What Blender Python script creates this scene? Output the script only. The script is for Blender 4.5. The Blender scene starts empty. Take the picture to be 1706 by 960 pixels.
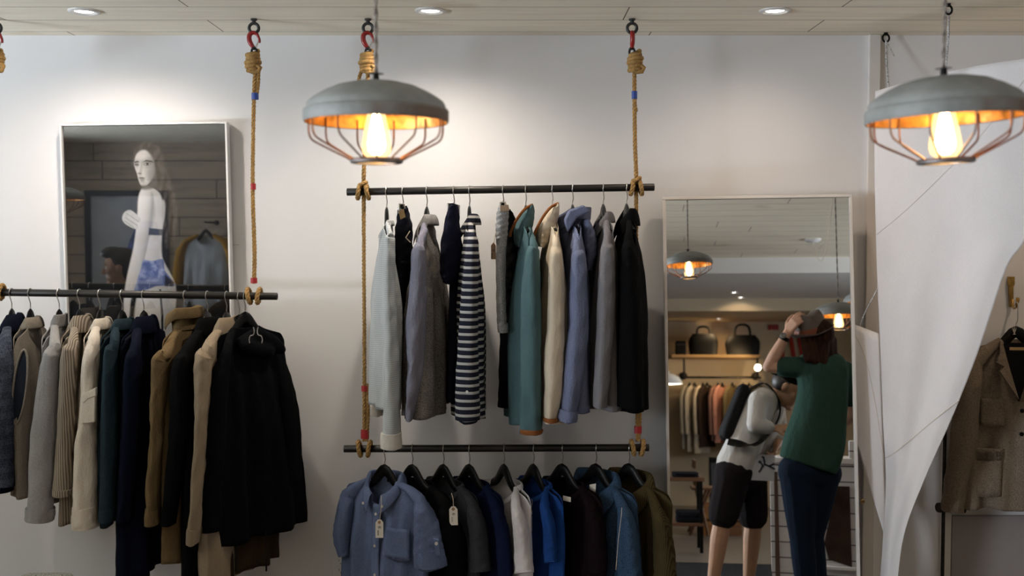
import bpy, bmesh, math, random
import numpy as np
from mathutils import Vector, Matrix, Quaternion, noise
PI = math.pi
C = bpy.context.scene.collection
S = bpy.context.scene

# ------------------------------------------------------------------ camera / pixel maths
F = 1800.0
PITCH = math.atan(80.0 / F)
EYE = Vector((0, 0, 1.8))
def ray(px, py):
    a = (px - 853.0) / F; b = (480.0 - py) / F
    return Vector((a, math.cos(PITCH) + b * math.sin(PITCH), -math.sin(PITCH) + b * math.cos(PITCH)))
def P(px, py, y):
    d = ray(px, py); return EYE + d * (y / d.y)
YW = 4.56          # the display wall
YR = 4.22          # the hanging rails
ZC = P(853, 59, YW).z   # ceiling height
cam = bpy.data.cameras.new('camera'); camo = bpy.data.objects.new('camera', cam); C.objects.link(camo)
camo.location = EYE; camo.rotation_euler = (PI / 2 - PITCH, 0, 0)
cam.sensor_width = 36.0; cam.lens = F / 1706.0 * 36.0
cam.dof.use_dof = True; cam.dof.focus_distance = 4.12; cam.dof.aperture_fstop = 2.9
cam.clip_start = 0.05
S.camera = camo
S.view_settings.view_transform = 'Standard'; S.view_settings.look = 'None'
S.view_settings.exposure = 0.22; S.view_settings.gamma = 1.0
try: S.view_settings.use_curve_mapping = False
except Exception: pass
S.cycles.use_denoising = True
S.cycles.max_bounces = 8; S.cycles.glossy_bounces = 5; S.cycles.diffuse_bounces = 4
S.cycles.caustics_reflective = False; S.cycles.caustics_refractive = False
S.cycles.sample_clamp_indirect = 4.0
W = bpy.data.worlds.new('World'); S.world = W; W.use_nodes = True
W.node_tree.nodes['Background'].inputs[0].default_value = (0.75, 0.85, 1.0, 1)
POWER = dict(win=470., fill=42., front=48., down=32., bulb=62., world=.15, rear=1.2)   # every lamp's strength
def add_light(name, kind, loc, target, power, color, **kw):
    l = bpy.data.lights.new(name, kind); o = bpy.data.objects.new(name, l); C.objects.link(o)
    o.location = loc
    if target is not None:
        o.rotation_euler = (Vector(target) - Vector(loc)).to_track_quat('-Z', 'Y').to_euler()
    l.energy = power; l.color = color
    for k, v in kw.items(): setattr(l, k, v)
    return o
# daylight through the high shop window on the left, bounced up off the street
wd = add_light('window_daylight', 'AREA', (-5.05, 1.8, 1.05), (0.0, 2.9, 2.7), POWER['win'], (0.77, 0.88, 1.0), shape='RECTANGLE', size=2.6, size_y=.9)
w2 = add_light('people_fill', 'AREA', (-4.22, .25, 1.5), (1.5, 1.9, 1.25), POWER['fill'], (0.84, 0.91, 1.0), shape='RECTANGLE', size=.9, size_y=1.3)  # added fill lamp to brighten the reflected people, kept narrow to spare the wall
w2.data.spread = math.radians(62)
w3 = add_light('shopfront_daylight', 'AREA', (5.5, -.5, 1.8), (.3, -1.3, 2.5), POWER['front'], (0.86, 0.92, 1.0), shape='RECTANGLE', size=1.8, size_y=1.3)
w3.data.spread = math.radians(110)
DOWN_POWER = POWER['down']
W.node_tree.nodes['Background'].inputs[1].default_value = POWER['world']

# ------------------------------------------------------------------ materials
MATS = {}
class NT:
    def __init__(s, name):
        m = bpy.data.materials.new(name); m.use_nodes = True; s.m = m; s.t = m.node_tree
        s.b = s.t.nodes['Principled BSDF']; s.o = s.t.nodes['Material Output']
        s.tc = s.t.nodes.new('ShaderNodeTexCoord')
    def n(s, k, **kw):
        nd = s.t.nodes.new(k)
        for a, b in kw.items(): setattr(nd, a, b)
        return nd
    def l(s, a, b): s.t.links.new(a, b)
    def mapping(s, sc):
        mp = s.n('ShaderNodeMapping'); mp.inputs['Scale'].default_value = sc
        s.l(s.tc.outputs['Object'], mp.inputs['Vector']); return mp.outputs[0]
    def noise(s, scale, stretch=(1, 1, 1), detail=3, rough=.55):
        nd = s.n('ShaderNodeTexNoise'); nd.inputs['Scale'].default_value = scale
        nd.inputs['Detail'].default_value = detail; nd.inputs['Roughness'].default_value = rough
        s.l(s.mapping(stretch), nd.inputs['Vector']); return nd.outputs['Fac']
    def ramp(s, fac, stops):
        r = s.n('ShaderNodeValToRGB'); e = r.color_ramp.elements
        while len(e) < len(stops): e.new(.5)
        for k, (p, c) in enumerate(stops):
            e[k].position = p; e[k].color = (*c, 1) if len(c) == 3 else c
        s.l(fac, r.inputs[0]); return r.outputs[0]
    def math(s, op, a, b=None, clamp=False):
        nd = s.n('ShaderNodeMath', operation=op); nd.use_clamp = clamp
        for k, v in enumerate((a, b)):
            if v is None: continue
            if isinstance(v, (int, float)): nd.inputs[k].default_value = v
            else: s.l(v, nd.inputs[k])
        return nd.outputs[0]
    def mix(s, fac, a, b, blend='MIX'):
        nd = s.n('ShaderNodeMix'); nd.data_type = 'RGBA'; nd.blend_type = blend
        for k, v in ((0, fac), (6, a), (7, b)):
            if isinstance(v, (int, float)): nd.inputs[k].default_value = v
            elif isinstance(v, (tuple, list)): nd.inputs[k].default_value = (*v, 1)
            else: s.l(v, nd.inputs[k])
        return nd.outputs[2]
    def bump(s, h, strength, dist=.002):
        nd = s.n('ShaderNodeBump'); nd.inputs['Strength'].default_value = strength; nd.inputs['Distance'].default_value = dist
        s.l(h, nd.inputs['Height']); s.l(nd.outputs[0], s.b.inputs['Normal'])
    def xyz(s):
        sp = s.n('ShaderNodeSeparateXYZ'); s.l(s.tc.outputs['Object'], sp.inputs[0]); return sp.outputs
def mul(c, k): return tuple(min(1, x * k) for x in c)
def plain(name, base, rough=.6, metal=0., var=.12, nscale=8., stretch=(1, 1, 1), bump=0., bscale=60., emit=None, estr=0., spec=.5, coat=0):
    if name in MATS: return MATS[name]
    t = NT(name); b = t.b
    b.inputs['Roughness'].default_value = rough; b.inputs['Metallic'].default_value = metal
    b.inputs['Specular IOR Level'].default_value = spec
    if coat: b.inputs['Coat Weight'].default_value = coat
    f = t.noise(nscale, stretch)
    t.l(t.ramp(f, [(.3, mul(base, 1 - var)), (.7, mul(base, 1 + var))]), b.inputs['Base Color'])
    if bump: t.bump(t.noise(bscale, stretch), bump)
    if emit: b.inputs['Emission Color'].default_value = (*emit, 1); b.inputs['Emission Strength'].default_value = estr
    MATS[name] = t.m; return t.m
def fabric(name, base, base2=None, weave=900., kind='plain', var=.18, stripe=None, rough=.9, fold=0.35):
    """cloth: a fine weave of two thread colours, soft crumple bump"""
    if name in MATS: return MATS[name]
    t = NT(name); b = t.b
    b.inputs['Roughness'].default_value = rough; b.inputs['Specular IOR Level'].default_value = .08
    
    base2 = base2 or mul(base, .75)
    x, y, z = t.xyz()
    if kind == 'stripe':
        per, duty, c2 = stripe
        fr = t.math('FRACT', t.math('MULTIPLY', z, 1. / per))
        k = t.math('LESS_THAN', fr, duty)
        col = t.mix(k, base, c2)
        col = t.mix(.25, col, t.ramp(t.noise(weave), [(.35, (.25,) * 3), (.65, (.9,) * 3)]), 'MULTIPLY')
    elif kind == 'rib':
        k = t.math('SINE', t.math('MULTIPLY', y, 2 * PI / .0075))
        mm = t.math('ADD', t.math('MULTIPLY', k, .5), .5)
        col = t.mix(mm, base2, base)
    elif kind == 'cord':
        k = t.math('SINE', t.math('MULTIPLY', x, 2 * PI / .006))
        col = t.mix(t.math('ADD', t.math('MULTIPLY', k, .5), .5), base2, base)
    elif kind == 'fine':
        k = t.math('SINE', t.math('MULTIPLY', z, 2 * PI / stripe[0]))
        col = t.mix(t.math('ADD', t.math('MULTIPLY', k, .5), .5), base, stripe[2])
    elif kind == 'check':
        k1 = t.math('LESS_THAN', t.math('FRACT', t.math('MULTIPLY', z, 1. / .05)), .45)
        k2 = t.math('LESS_THAN', t.math('FRACT', t.math('MULTIPLY', t.math('ADD', x, y), 1. / .05)), .45)
        col = t.mix(t.math('MULTIPLY', t.math('ADD', k1, k2), .5), base, base2)
        col = t.mix(.5, col, t.ramp(t.noise(260), [(.4, mul(base, .5)), (.62, mul(base2, 1.5))]))
    elif kind == 'tweed':
        n1 = t.noise(weave * .35, (1, 1, 1), 2, .7)
        col = t.ramp(n1, [(.36, base2), (.5, base), (.66, mul(base, 1.45))])
    else:
        n1 = t.noise(weave, (1, 1, .35), 2); n2 = t.noise(weave, (.35, .35, 1.6), 2)
        col = t.ramp(t.math('MULTIPLY', t.math('ADD', n1, n2), .5), [(.40, base2), (.60, base)])
    big = t.ramp(t.noise(9., (1, 1, .6)), [(.3, (1 - var,) * 3), (.7, (1.,) * 3)])
    col = t.mix(1.0, col, big, 'MULTIPLY')
    t.l(col, b.inputs['Base Color'])
    h = t.math('ADD', t.math('MULTIPLY', t.noise(26., (1, 1, .45), 4, .6), 1.0), t.math('MULTIPLY', t.noise(weave * .5), .06))
    t.bump(h, fold, .02)
    MATS[name] = t.m; return t.m
def planks(name, base, axis, width, off, dark, seam=.02, var=.25, rough=.7, grain=(.6, 9, 9), seamcol=None, wobble=.0, length=2.4):
    """boards: axis = the object axis across the boards (1 = y, 2 = z)"""
    t = NT(name); b = t.b; b.inputs['Roughness'].default_value = rough; b.inputs['Specular IOR Level'].default_value = .25
    xyz = t.xyz(); q = t.math('MULTIPLY', t.math('SUBTRACT', xyz[axis], off), 1. / width)
    cell = t.math('FLOOR', q); fr = t.math('FRACT', q)
    d = t.math('MINIMUM', fr, t.math('SUBTRACT', 1., fr))
    # butt joints along the board
    sh = t.math('FRACT', t.math('MULTIPLY', t.math('SINE', t.math('MULTIPLY', cell, 12.9898)), 437.58))
    lx = t.math('ADD', t.math('MULTIPLY', xyz[0], 1. / length), t.math('MULTIPLY', sh, 3.))
    dl = t.math('FRACT', lx); dl = t.math('MULTIPLY', t.math('MINIMUM', dl, t.math('SUBTRACT', 1., dl)), length / width)
    d = t.math('MINIMUM', d, dl)
    bid = t.math('ADD', t.math('FLOOR', lx), t.math('MULTIPLY', cell, 7.3))
    wn = t.n('ShaderNodeTexWhiteNoise', noise_dimensions='1D'); t.l(bid, wn.inputs['W'])
    g = t.noise(3.2, grain, 6, .62)
    g2 = t.noise(1.6, (1.0, 2.2, 2.2), 3, .5)
    col = t.ramp(g, [(.30, mul(base, 1 - var)), (.52, base), (.72, mul(base, 1 + var * .5))])
    col = t.mix(t.math('MULTIPLY', wn.outputs[0], .3), col, mul(base, .86))
    knot = t.ramp(g2, [(.66, (1, 1, 1)), (.76, (.62, .5, .38))])
    col = t.mix(.8, col, knot, 'MULTIPLY')
    k = t.math('LESS_THAN', d, seam)
    col = t.mix(k, col, seamcol or dark)
    t.l(col, b.inputs['Base Color'])
    t.bump(t.math('SUBTRACT', t.math('MULTIPLY', g, .25), k), .35, .004)
    MATS[name] = t.m; return t.m

# ------------------------------------------------------------------ mesh helpers
class Mesh:
    def __init__(s): s.v = []; s.f = []
    def add(s, vs, fs):
        o = len(s.v); s.v += [Vector(v) for v in vs]; s.f += [tuple(i + o for i in f) for f in fs]; return s
    def box(s, lo, hi):
        x0, y0, z0 = lo; x1, y1, z1 = hi
        return s.add([(x0, y0, z0), (x1, y0, z0), (x1, y1, z0), (x0, y1, z0), (x0, y0, z1), (x1, y0, z1), (x1, y1, z1), (x0, y1, z1)],
                     [(0, 3, 2, 1), (4, 5, 6, 7), (0, 1, 5, 4), (1, 2, 6, 5), (2, 3, 7, 6), (3, 0, 4, 7)])
    def obox(s, c, ax, ay, az):
        c = Vector(c); ax, ay, az = Vector(ax), Vector(ay), Vector(az)
        v = [c + ax * i + ay * j + az * k for k in (-1, 1) for i, j in ((-1, -1), (1, -1), (1, 1), (-1, 1))]
        return s.add(v, [(0, 3, 2, 1), (4, 5, 6, 7), (0, 1, 5, 4), (1, 2, 6, 5), (2, 3, 7, 6), (3, 0, 4, 7)])
    def rings(s, rings, closed=True, cap=True):
        n = len(rings[0]); o = len(s.v)
        for r in rings: s.v += [Vector(p) for p in r]
        for k in range(len(rings) - 1):
            for i in range(n if closed else n - 1):
                j = (i + 1) % n
                s.f.append((o + k * n + i, o + k * n + j, o + (k + 1) * n + j, o + (k + 1) * n + i))
        if cap and closed:
            s.f.append(tuple(o + i for i in reversed(range(n))))
            s.f.append(tuple(o + (len(rings) - 1) * n + i for i in range(n)))
        return s
    def tube(s, pts, r, seg=8, cap=True, ref=None, fn=None, loop=False):
        """r: radius, list of radii, or list of (ra, rb); ref: direction of the ra axis"""
        pts = [Vector(p) for p in pts]; n = len(pts)
        rr = r if isinstance(r, (list, tuple)) else [r] * n
        out = []; prev = None
        for k in range(n):
            if loop: t = (pts[(k + 1) % n] - pts[k - 1])
            else: t = pts[min(k + 1, n - 1)] - pts[max(k - 1, 0)]
            t = t.normalized() if t.length > 1e-9 else Vector((0, 0, 1))
            if ref is not None: a = Vector(ref)
            else: a = prev if prev is not None else (Vector((1, 0, 0)) if abs(t.x) < .8 else Vector((0, 1, 0)))
            a = (a - t * a.dot(t)).normalized(); b = t.cross(a); prev = a
            ra, rb = rr[k] if isinstance(rr[k], (list, tuple)) else (rr[k], rr[k])
            ring = []
            for i in range(seg):
                ph = 2 * PI * i / seg; m = fn(k / (n - 1), ph) if fn else 1.
                ring.append(pts[k] + a * (ra * m * math.cos(ph)) + b * (rb * m * math.sin(ph)))
            out.append(ring)
        if loop: out.append(out[0]); cap = False
        return s.rings(out, True, cap)
    def lathe(s, prof, c=(0, 0, 0), seg=40, cap=False):
        c = Vector(c)
        return s.rings([[c + Vector((r * math.cos(2 * PI * i / seg), r * math.sin(2 * PI * i / seg), z)) for i in range(seg)] for r, z in prof], True, cap)
    def prism(s, poly, fwd):
        """poly: 3-D outline, extruded by fwd"""
        poly = [Vector(p) for p in poly]; n = len(poly); f = Vector(fwd)
        return s.rings([poly, [p + f for p in poly]], True, True)
    def sphere(s, c, r, seg=12, rg=8, rot=None):
        c = Vector(c); rad = r if isinstance(r, (tuple, list)) else (r, r, r)
        vs = []; fs = []
        for k in range(1, rg):
            th = PI * k / rg
            for i in range(seg):
                ph = 2 * PI * i / seg
                v = Vector((rad[0] * math.sin(th) * math.cos(ph), rad[1] * math.sin(th) * math.sin(ph), rad[2] * math.cos(th)))
                vs.append(c + (rot @ v if rot else v))
        top = Vector((0, 0, rad[2])); vs += [c + (rot @ top if rot else top), c - (rot @ top if rot else top)]
        T = len(vs) - 2
        for k in range(rg - 2):
            for i in range(seg):
                j = (i + 1) % seg; fs.append((k * seg + i, (k + 1) * seg + i, (k + 1) * seg + j, k * seg + j))
        for i in range(seg):
            j = (i + 1) % seg; fs.append((T, i, j)); fs.append((T + 1, (rg - 2) * seg + j, (rg - 2) * seg + i))
        return s.add(vs, fs)
    def capsule(s, a, ra, b, rb):
        a, b = Vector(a), Vector(b); d = b - a; L = d.length; d = d / L if L > 1e-6 else Vector((0, 0, 1))
        q = [(-1, 0.05), (-.85, .53), (-.5, .866), (0, 1.)]
        pts = [a + d * (ra * t) for t, _ in q] + [b + d * (rb * -t) for t, _ in reversed(q)]
        r = [ra * w for _, w in q] + [rb * w for _, w in reversed(q)]
        return s.tube(pts, r, 12)
    def grid(s, fn, nu, nv):
        o = len(s.v)
        for j in range(nv + 1):
            for i in range(nu + 1): s.v.append(Vector(fn(i / nu, j / nv)))
        for j in range(nv):
            for i in range(nu):
                a = o + j * (nu + 1) + i; s.f.append((a, a + 1, a + nu + 2, a + nu + 1))
        return s
TM = {}       # world matrices of things
def tag(o, label=None, cat=None, group=None, kind=None):
    if label: o['label'] = label
    if cat: o['category'] = cat
    if group: o['group'] = group
    if kind: o['kind'] = kind
    return o
def thing(name, label, cat, loc=(0, 0, 0), group=None, mat=None):
    o = bpy.data.objects.new(name, None); C.objects.link(o); o.empty_display_size = .05
    M = mat if mat is not None else Matrix.Translation(Vector(loc))
    o.matrix_world = M; TM[o.name] = M.copy()
    return tag(o, label, cat, group)
def build(name, me, mat, parent=None, local=False, smooth=True, bevel=0., label=None, solid=0., sub=0, weld=False):
    d = bpy.data.meshes.new(name)
    vs = me.v
    if parent is not None and not local:
        inv = TM[parent.name].inverted(); vs = [inv @ v for v in vs]
    d.from_pydata([tuple(v) for v in vs], [], me.f)
    bm = bmesh.new(); bm.from_mesh(d)
    if weld: bmesh.ops.remove_doubles(bm, verts=bm.verts, dist=2e-4)
    bmesh.ops.recalc_face_normals(bm, faces=bm.faces); bm.to_mesh(d); bm.free()
    d.materials.append(mat)
    if smooth:
        d.polygons.foreach_set('use_smooth', [True] * len(d.polygons))
        try: d.set_sharp_from_angle(angle=math.radians(50))
        except Exception: pass
    o = bpy.data.objects.new(name, d); C.objects.link(o)
    if parent is not None: o.parent = parent; TM[o.name] = TM[parent.name]
    else: TM[o.name] = Matrix.Identity(4)
    if bevel:
        m = o.modifiers.new('bevel', 'BEVEL'); m.width = bevel; m.segments = 2; m.limit_method = 'ANGLE'
    if solid:
        m = o.modifiers.new('solid', 'SOLIDIFY'); m.thickness = solid; m.offset = 0
    if sub:
        m = o.modifiers.new('sub', 'SUBSURF'); m.levels = sub; m.render_levels = sub
    if label: o['label'] = label
    return o
def blob(name, me, mat, parent, voxel=.006, smooth_it=4, label=None):
    """one continuous surface grown round overlapping volumes"""
    o = build(name, me, mat, parent, label=label)
    r = o.modifiers.new('r', 'REMESH'); r.mode = 'VOXEL'; r.voxel_size = voxel; r.use_smooth_shade = True
    s = o.modifiers.new('s', 'SMOOTH'); s.factor = .5; s.iterations = smooth_it
    bpy.context.view_layer.update()
    dg = bpy.context.evaluated_depsgraph_get()
    d = bpy.data.meshes.new_from_object(o.evaluated_get(dg)); old = o.data
    o.modifiers.clear(); o.data = d; d.name = name
    bpy.data.meshes.remove(old)
    if not d.materials: d.materials.append(mat)
    d.polygons.foreach_set('use_smooth', [True] * len(d.polygons))
    return o
def structure(name, me, mat, **kw):
    o = build(name, me, mat, None, **kw); o['kind'] = 'structure'; return o
def lerp(a, b, t): return a + (b - a) * t
def sm(t): t = max(0., min(1., t)); return t * t * (3 - 2 * t)
def spline(pts, n):
    """Catmull-Rom through rows of numbers"""
    pts = [list(map(float, p)) for p in pts]; out = []
    q = [pts[0]] + pts + [pts[-1]]; m = len(pts) - 1
    for k in range(n):
        u = k / (n - 1) * m; i = min(int(u), m - 1); t = u - i
        a, b, c, d = q[i], q[i + 1], q[i + 2], q[i + 3]
        out.append([.5 * (2 * b[j] + (c[j] - a[j]) * t + (2 * a[j] - 5 * b[j] + 4 * c[j] - d[j]) * t * t + (3 * b[j] - a[j] - 3 * c[j] + d[j]) * t ** 3) for j in range(len(b))])
    return out

# common materials
M_white = plain('white_paint', (.80, .79, .78), .75, var=.02, nscale=3)
M_frame = plain('pale_frame_paint', (.72, .68, .64), .4, var=.03)
M_black = plain('black_wood', (.004, .0038, .0038), .36, var=.3, nscale=20, stretch=(1, 1, 5), spec=.18)
M_pipe = plain('black_iron', (.035, .032, .03), .42, metal=.7, var=.3, nscale=25, stretch=(.3, 2, 2))
M_steel = plain('steel_wire', (.62, .60, .58), .28, metal=1., var=.1)
M_dsteel = plain('galvanised_steel', (.20, .19, .19), .5, metal=.8, var=.25, nscale=40)
M_red = plain('red_enamel', (.30, .012, .012), .35, var=.2)
M_brass = plain('old_brass', (.48, .30, .09), .35, metal=.9, var=.3, nscale=40)
M_rope = plain('manila_rope', (.37, .215, .07), .85, var=.35, nscale=120, bump=.3, bscale=600)
M_bluetape = plain('blue_tape', (.02, .06, .30), .5)
M_redtape = plain('red_tape', (.42, .02, .025), .5)
M_skin = plain('skin', (.62, .36, .25), .5, var=.08, nscale=12)
M_skin2 = plain('warm_skin', (.52, .30, .19), .5, var=.1, nscale=12)
M_tag = plain('card_tag', (.80, .74, .66), .7, var=.05)
M_ink = plain('printed_ink', (.05, .045, .05), .7)
M_string = plain('pale_string', (.66, .55, .45), .9)

# ------------------------------------------------------------------ the setting
WL, WRT, YB = -4.3, 5.6, -5.3
M_tan = plain('far_wall_paint', (.60, .50, .36), .8, var=.05, nscale=2)
M_wall = plain('wall_paint', (.80, .79, .795), .85, var=.02, nscale=2., bump=.05, bscale=180)
structure('wall_back', Mesh().box((WL - .1, YW, -.02), (WRT + .1, YW + .1, ZC + .1)), M_wall)
YS = -1.7          # where the board ceiling ends and the lower plaster ceiling begins
ZL = ZC - .15
M_ceil = planks('ceiling_boards', (.99, .90, .735), 1, .235, 4.245 - .235 * 20, (.16, .11, .07), seam=.010, var=.13, rough=.6)
structure('ceiling', Mesh().box((WL - .1, YS, ZC), (WRT + .1, YW + .1, ZC + .08)), M_ceil)
structure('ceiling_rear', Mesh().box((WL - .1, YB - .1, ZL), (WRT + .1, YS, ZC + .08)), M_white)
structure('ceiling_low', Mesh().box((-1.5, YB - .1, 2.36), (WRT + .1, -3.9, ZL + .001)), M_tan)
M_floor = planks('floor_boards', (.19, .16, .14), 1, .14, 0, (.02, .015, .01), seam=.012, var=.3, rough=.4)
structure('floor', Mesh().box((WL - .1, YB - .1, -.06), (WRT + .1, YW + .1, 0)), M_floor)
structure('wall_left', Mesh().box((WL - .1, YB - .1, -.02), (WL, .66, ZC + .1)).box((WL - .1, 3.0, -.02), (WL, YW + .1, ZC + .1)).box((WL - .1, .66, -.02), (WL, 3.0, 1.36)).box((WL - .1, .66, 2.52), (WL, 3.0, ZC + .1)), plain('umber_paint', (.16, .12, .09), .8, var=.05, nscale=2))
structure('wall_right', Mesh().box((WRT, YB - .1, -.02), (WRT + .1, YW + .1, ZC + .1)), M_tan)
structure('wall_rear', Mesh().box((WL - .1, YB - .1, -.02), (WRT + .1, YB, ZC + .1)), M_tan)
M_clad = planks('cladding_boards', (.52, .43, .33), 2, .165, .02, (.03, .022, .015), seam=.02, var=.3, rough=.7, grain=(.7, 6, 8))
YC = -.5
structure('wall_clad', Mesh().box((WL, YC - .12, 0), (.66, YC, ZC)), M_clad)
# the fitting-room side: timber lining and a darker dado behind the canvas
M_trim = plain('trim_paint', (.74, .70, .66), .7, var=.03)
a = P(1440, 480, YW); b = P(1459, 480, YW)
structure('trim_1', Mesh().box((a.x, YW - .022, 0), (b.x, YW, ZC)), M_trim, bevel=.003)
M_dado = plain('dado_paint', (.33, .30, .30), .8, var=.05)
a = P(1583, 858, YW); b = P(1800, 858, YW)
structure('trim_2', Mesh().box((a.x, YW - .02, 0), (b.x, YW, a.z)), M_dado, bevel=.004)
structure('trim_3', Mesh().box((a.x - .045, YW - .03, 0), (a.x - .005, YW, P(0, 560, YW).z)), M_trim, bevel=.004)
# left window
structure('window_1', Mesh().box((WL - .02, .62, 1.34), (WL + .03, .68, 2.54)).box((WL - .02, 2.98, 1.34), (WL + .03, 3.04, 2.54)).box((WL - .02, .62, 2.49), (WL + .03, 3.04, 2.55)).box((WL - .02, .60, 1.31), (WL + .06, 3.06, 1.37)).box((WL - .02, 1.81, 1.36), (WL + .02, 1.85, 2.5)), M_trim, bevel=.004)
structure('window_2', Mesh().box((WRT - .05, -1.5, 1.05), (WRT, -1.44, 2.5)).box((WRT - .05, .44, 1.05), (WRT, .5, 2.5)).box((WRT - .05, -1.5, 2.46), (WRT, .5, 2.52)).box((WRT - .08, -1.54, 1.02), (WRT, .54, 1.08)), M_trim, bevel=.004)
structure('door_1', Mesh().box((WL, -.28, 0), (WL + .05, -.22, 2.2)).box((WL, .72, 0), (WL + .05, .78, 2.2)).box((WL, -.28, 2.15), (WL + .05, .78, 2.22)).box((WL, -.22, 0), (WL + .04, .72, .8)), M_trim, bevel=.004)

# ------------------------------------------------------------------ recessed lights
def downlight(loc, label, group, r=.058, power=DOWN_POWER, color=(1., .88, .75), angle=160, es=14., tgt=None):
    loc = Vector(loc)
    t = thing('downlight', label, 'light', loc, group)
    k = r / .058
    build('trim_ring', Mesh().lathe([(.058 * k, 0), (.058 * k, -.004), (.052 * k, -.008), (.045 * k, -.008), (.040 * k, -.003), (.034 * k, .0 - .002)], loc, 32), plain('nickel_trim', (.78, .77, .75), .3, metal=.3), t)
    build('lens', Mesh().lathe([(.034 * k, -.002), (.02 * k, -.0035), (.0005, -.004)], loc, 24), plain('lamp_lens' + str(es), (1, 1, 1), .4, emit=(1., .95, .86), estr=es), t)
    add_light('downlight_beam', 'SPOT', loc + Vector((0, 0, -.02)), tgt or (loc + Vector((0, 0, -1))), power, color, spot_size=math.radians(angle), spot_blend=1.0, shadow_soft_size=.03)
def onceil(px, py):
    d = ray(px, py); return EYE + d * ((ZC - EYE.z) / d.z)
GD = 'recessed lights in the board ceiling'
downlight(onceil(140, 18), 'recessed round light in board ceiling above the framed poster', GD)
downlight(onceil(717, 17), 'recessed round light in board ceiling beside the left pendant cord', GD)
downlight(onceil(1291, 17), 'recessed round light in board ceiling above the leaning mirror', GD, power=DOWN_POWER * .34, color=(1., .80, .64))
downlight(onceil(1880, 14), 'recessed round light in board ceiling over the oatmeal blazer, past the frame edge', GD, power=DOWN_POWER * .42, color=(1., .76, .56))

# ------------------------------------------------------------------ hanging rails
def rail(px0, px1, py0, py1, label):
    a = P(px0, py0, YR); b = P(px1, py1, YR)
    t = thing('hanging_rail', label, 'clothes rail', (a + b) / 2, 'black pipe rails slung on ropes')
    d = (b - a).normalized(); up = Vector((0, 0, 1)); r = .0145
    def ring(p, rad): return [p + (Vector((0, 1, 0)) * math.cos(2 * PI * i / 20) + up * math.sin(2 * PI * i / 20)) * rad for i in range(20)]
    build('pipe', Mesh().rings([ring(a + d * .02, .010), ring(a, .010), ring(a, r - .001), ring(a + d * .001, r), ring(b - d * .001, r), ring(b, r - .001), ring(b, .010), ring(b - d * .02, .010)]), M_pipe, t)
    def z(x):
        k = (x - a.x) / (b.x - a.x); return lerp(a.z, b.z, k)
    return z
RAILS = {'left': rail(-90, 462, 486, 494, 'black pipe rail slung in front of the framed poster'),
         'upper': rail(578, 1090, 320, 312, 'upper black pipe rail of the two between the same ropes'),
         'lower': rail(573, 1081, 748, 746, 'lower black pipe rail carrying short-sleeved shirts')}
RAILPY = {'left': 490, 'upper': 316, 'lower': 747}
def railpt(which, hx):
    x = P(hx, RAILPY[which], YR).x; return Vector((x, YR, RAILS[which](x)))

# ------------------------------------------------------------------ ropes, eye bolts and safety hooks
def twist(me, pts, R, n=None):
    pts = [Vector(p) for p in pts]
    L = sum((pts[i + 1] - pts[i]).length for i in range(len(pts) - 1)); n = n or max(8, int(L / .006))
    q = [Vector(p) for p in spline(pts, n)]
    for k in range(3):
        out = []; s = 0
        for i, p in enumerate(q):
            t = (q[min(i + 1, n - 1)] - q[max(i - 1, 0)]).normalized()
            a = Vector((1, 0, 0)) if abs(t.x) < .8 else Vector((0, 0, 1))
            a = (a - t * a.dot(t)).normalized(); b = t.cross(a)
            ph = s / (R * 5.2) * 2 * PI + 2 * PI * k / 3
            out.append(p + a * (R * .52 * math.cos(ph)) + b * (R * .52 * math.sin(ph)))
            if i < n - 1: s += (q[i + 1] - p).length
        me.tube(out, R * .58, 6)
    return me
def coil(me, c, turns, rad, r, pitch, tilt=.25, seed=0):
    rnd = random.Random(seed); c = Vector(c); n = int(turns * 18)
    pts = []
    for i in range(n):
        a = 2 * PI * i / 18; k = i / n
        rr = rad * (1 + .12 * math.sin(a * .37 + seed)) * (.86 + .28 * math.sin(PI * k))
        pts.append(c + Vector((rr * math.cos(a), rr * .9 * math.sin(a), -pitch * i / 18 + tilt * rad * math.cos(a))))
    return me.tube(pts, r, 8)
def eye_bolt(px, label, zoff=0):
    top = P(px, 33, YR); top.z = ZC; c = P(px, 47, YR)
    M_dsteel = plain('blackened_steel', (.05, .05, .05), .5, metal=.6, var=.3, nscale=40)
    t = thing('eye_bolt', label, 'eye bolt', top, 'eye bolts screwed into the ceiling')
    build('ring', Mesh().tube([c + Vector((.0185 * math.cos(a), 0, .0185 * math.sin(a))) for a in [2 * PI * i / 24 for i in range(24)]], .0062, 8, loop=True), M_dsteel, t)
    build('shank', Mesh().lathe([(.013, ZC), (.013, ZC - .006), (.008, ZC - .008), (.008, c.z + .019)], (top.x, top.y, 0), 12, True), M_dsteel, t)
    return c
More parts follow.
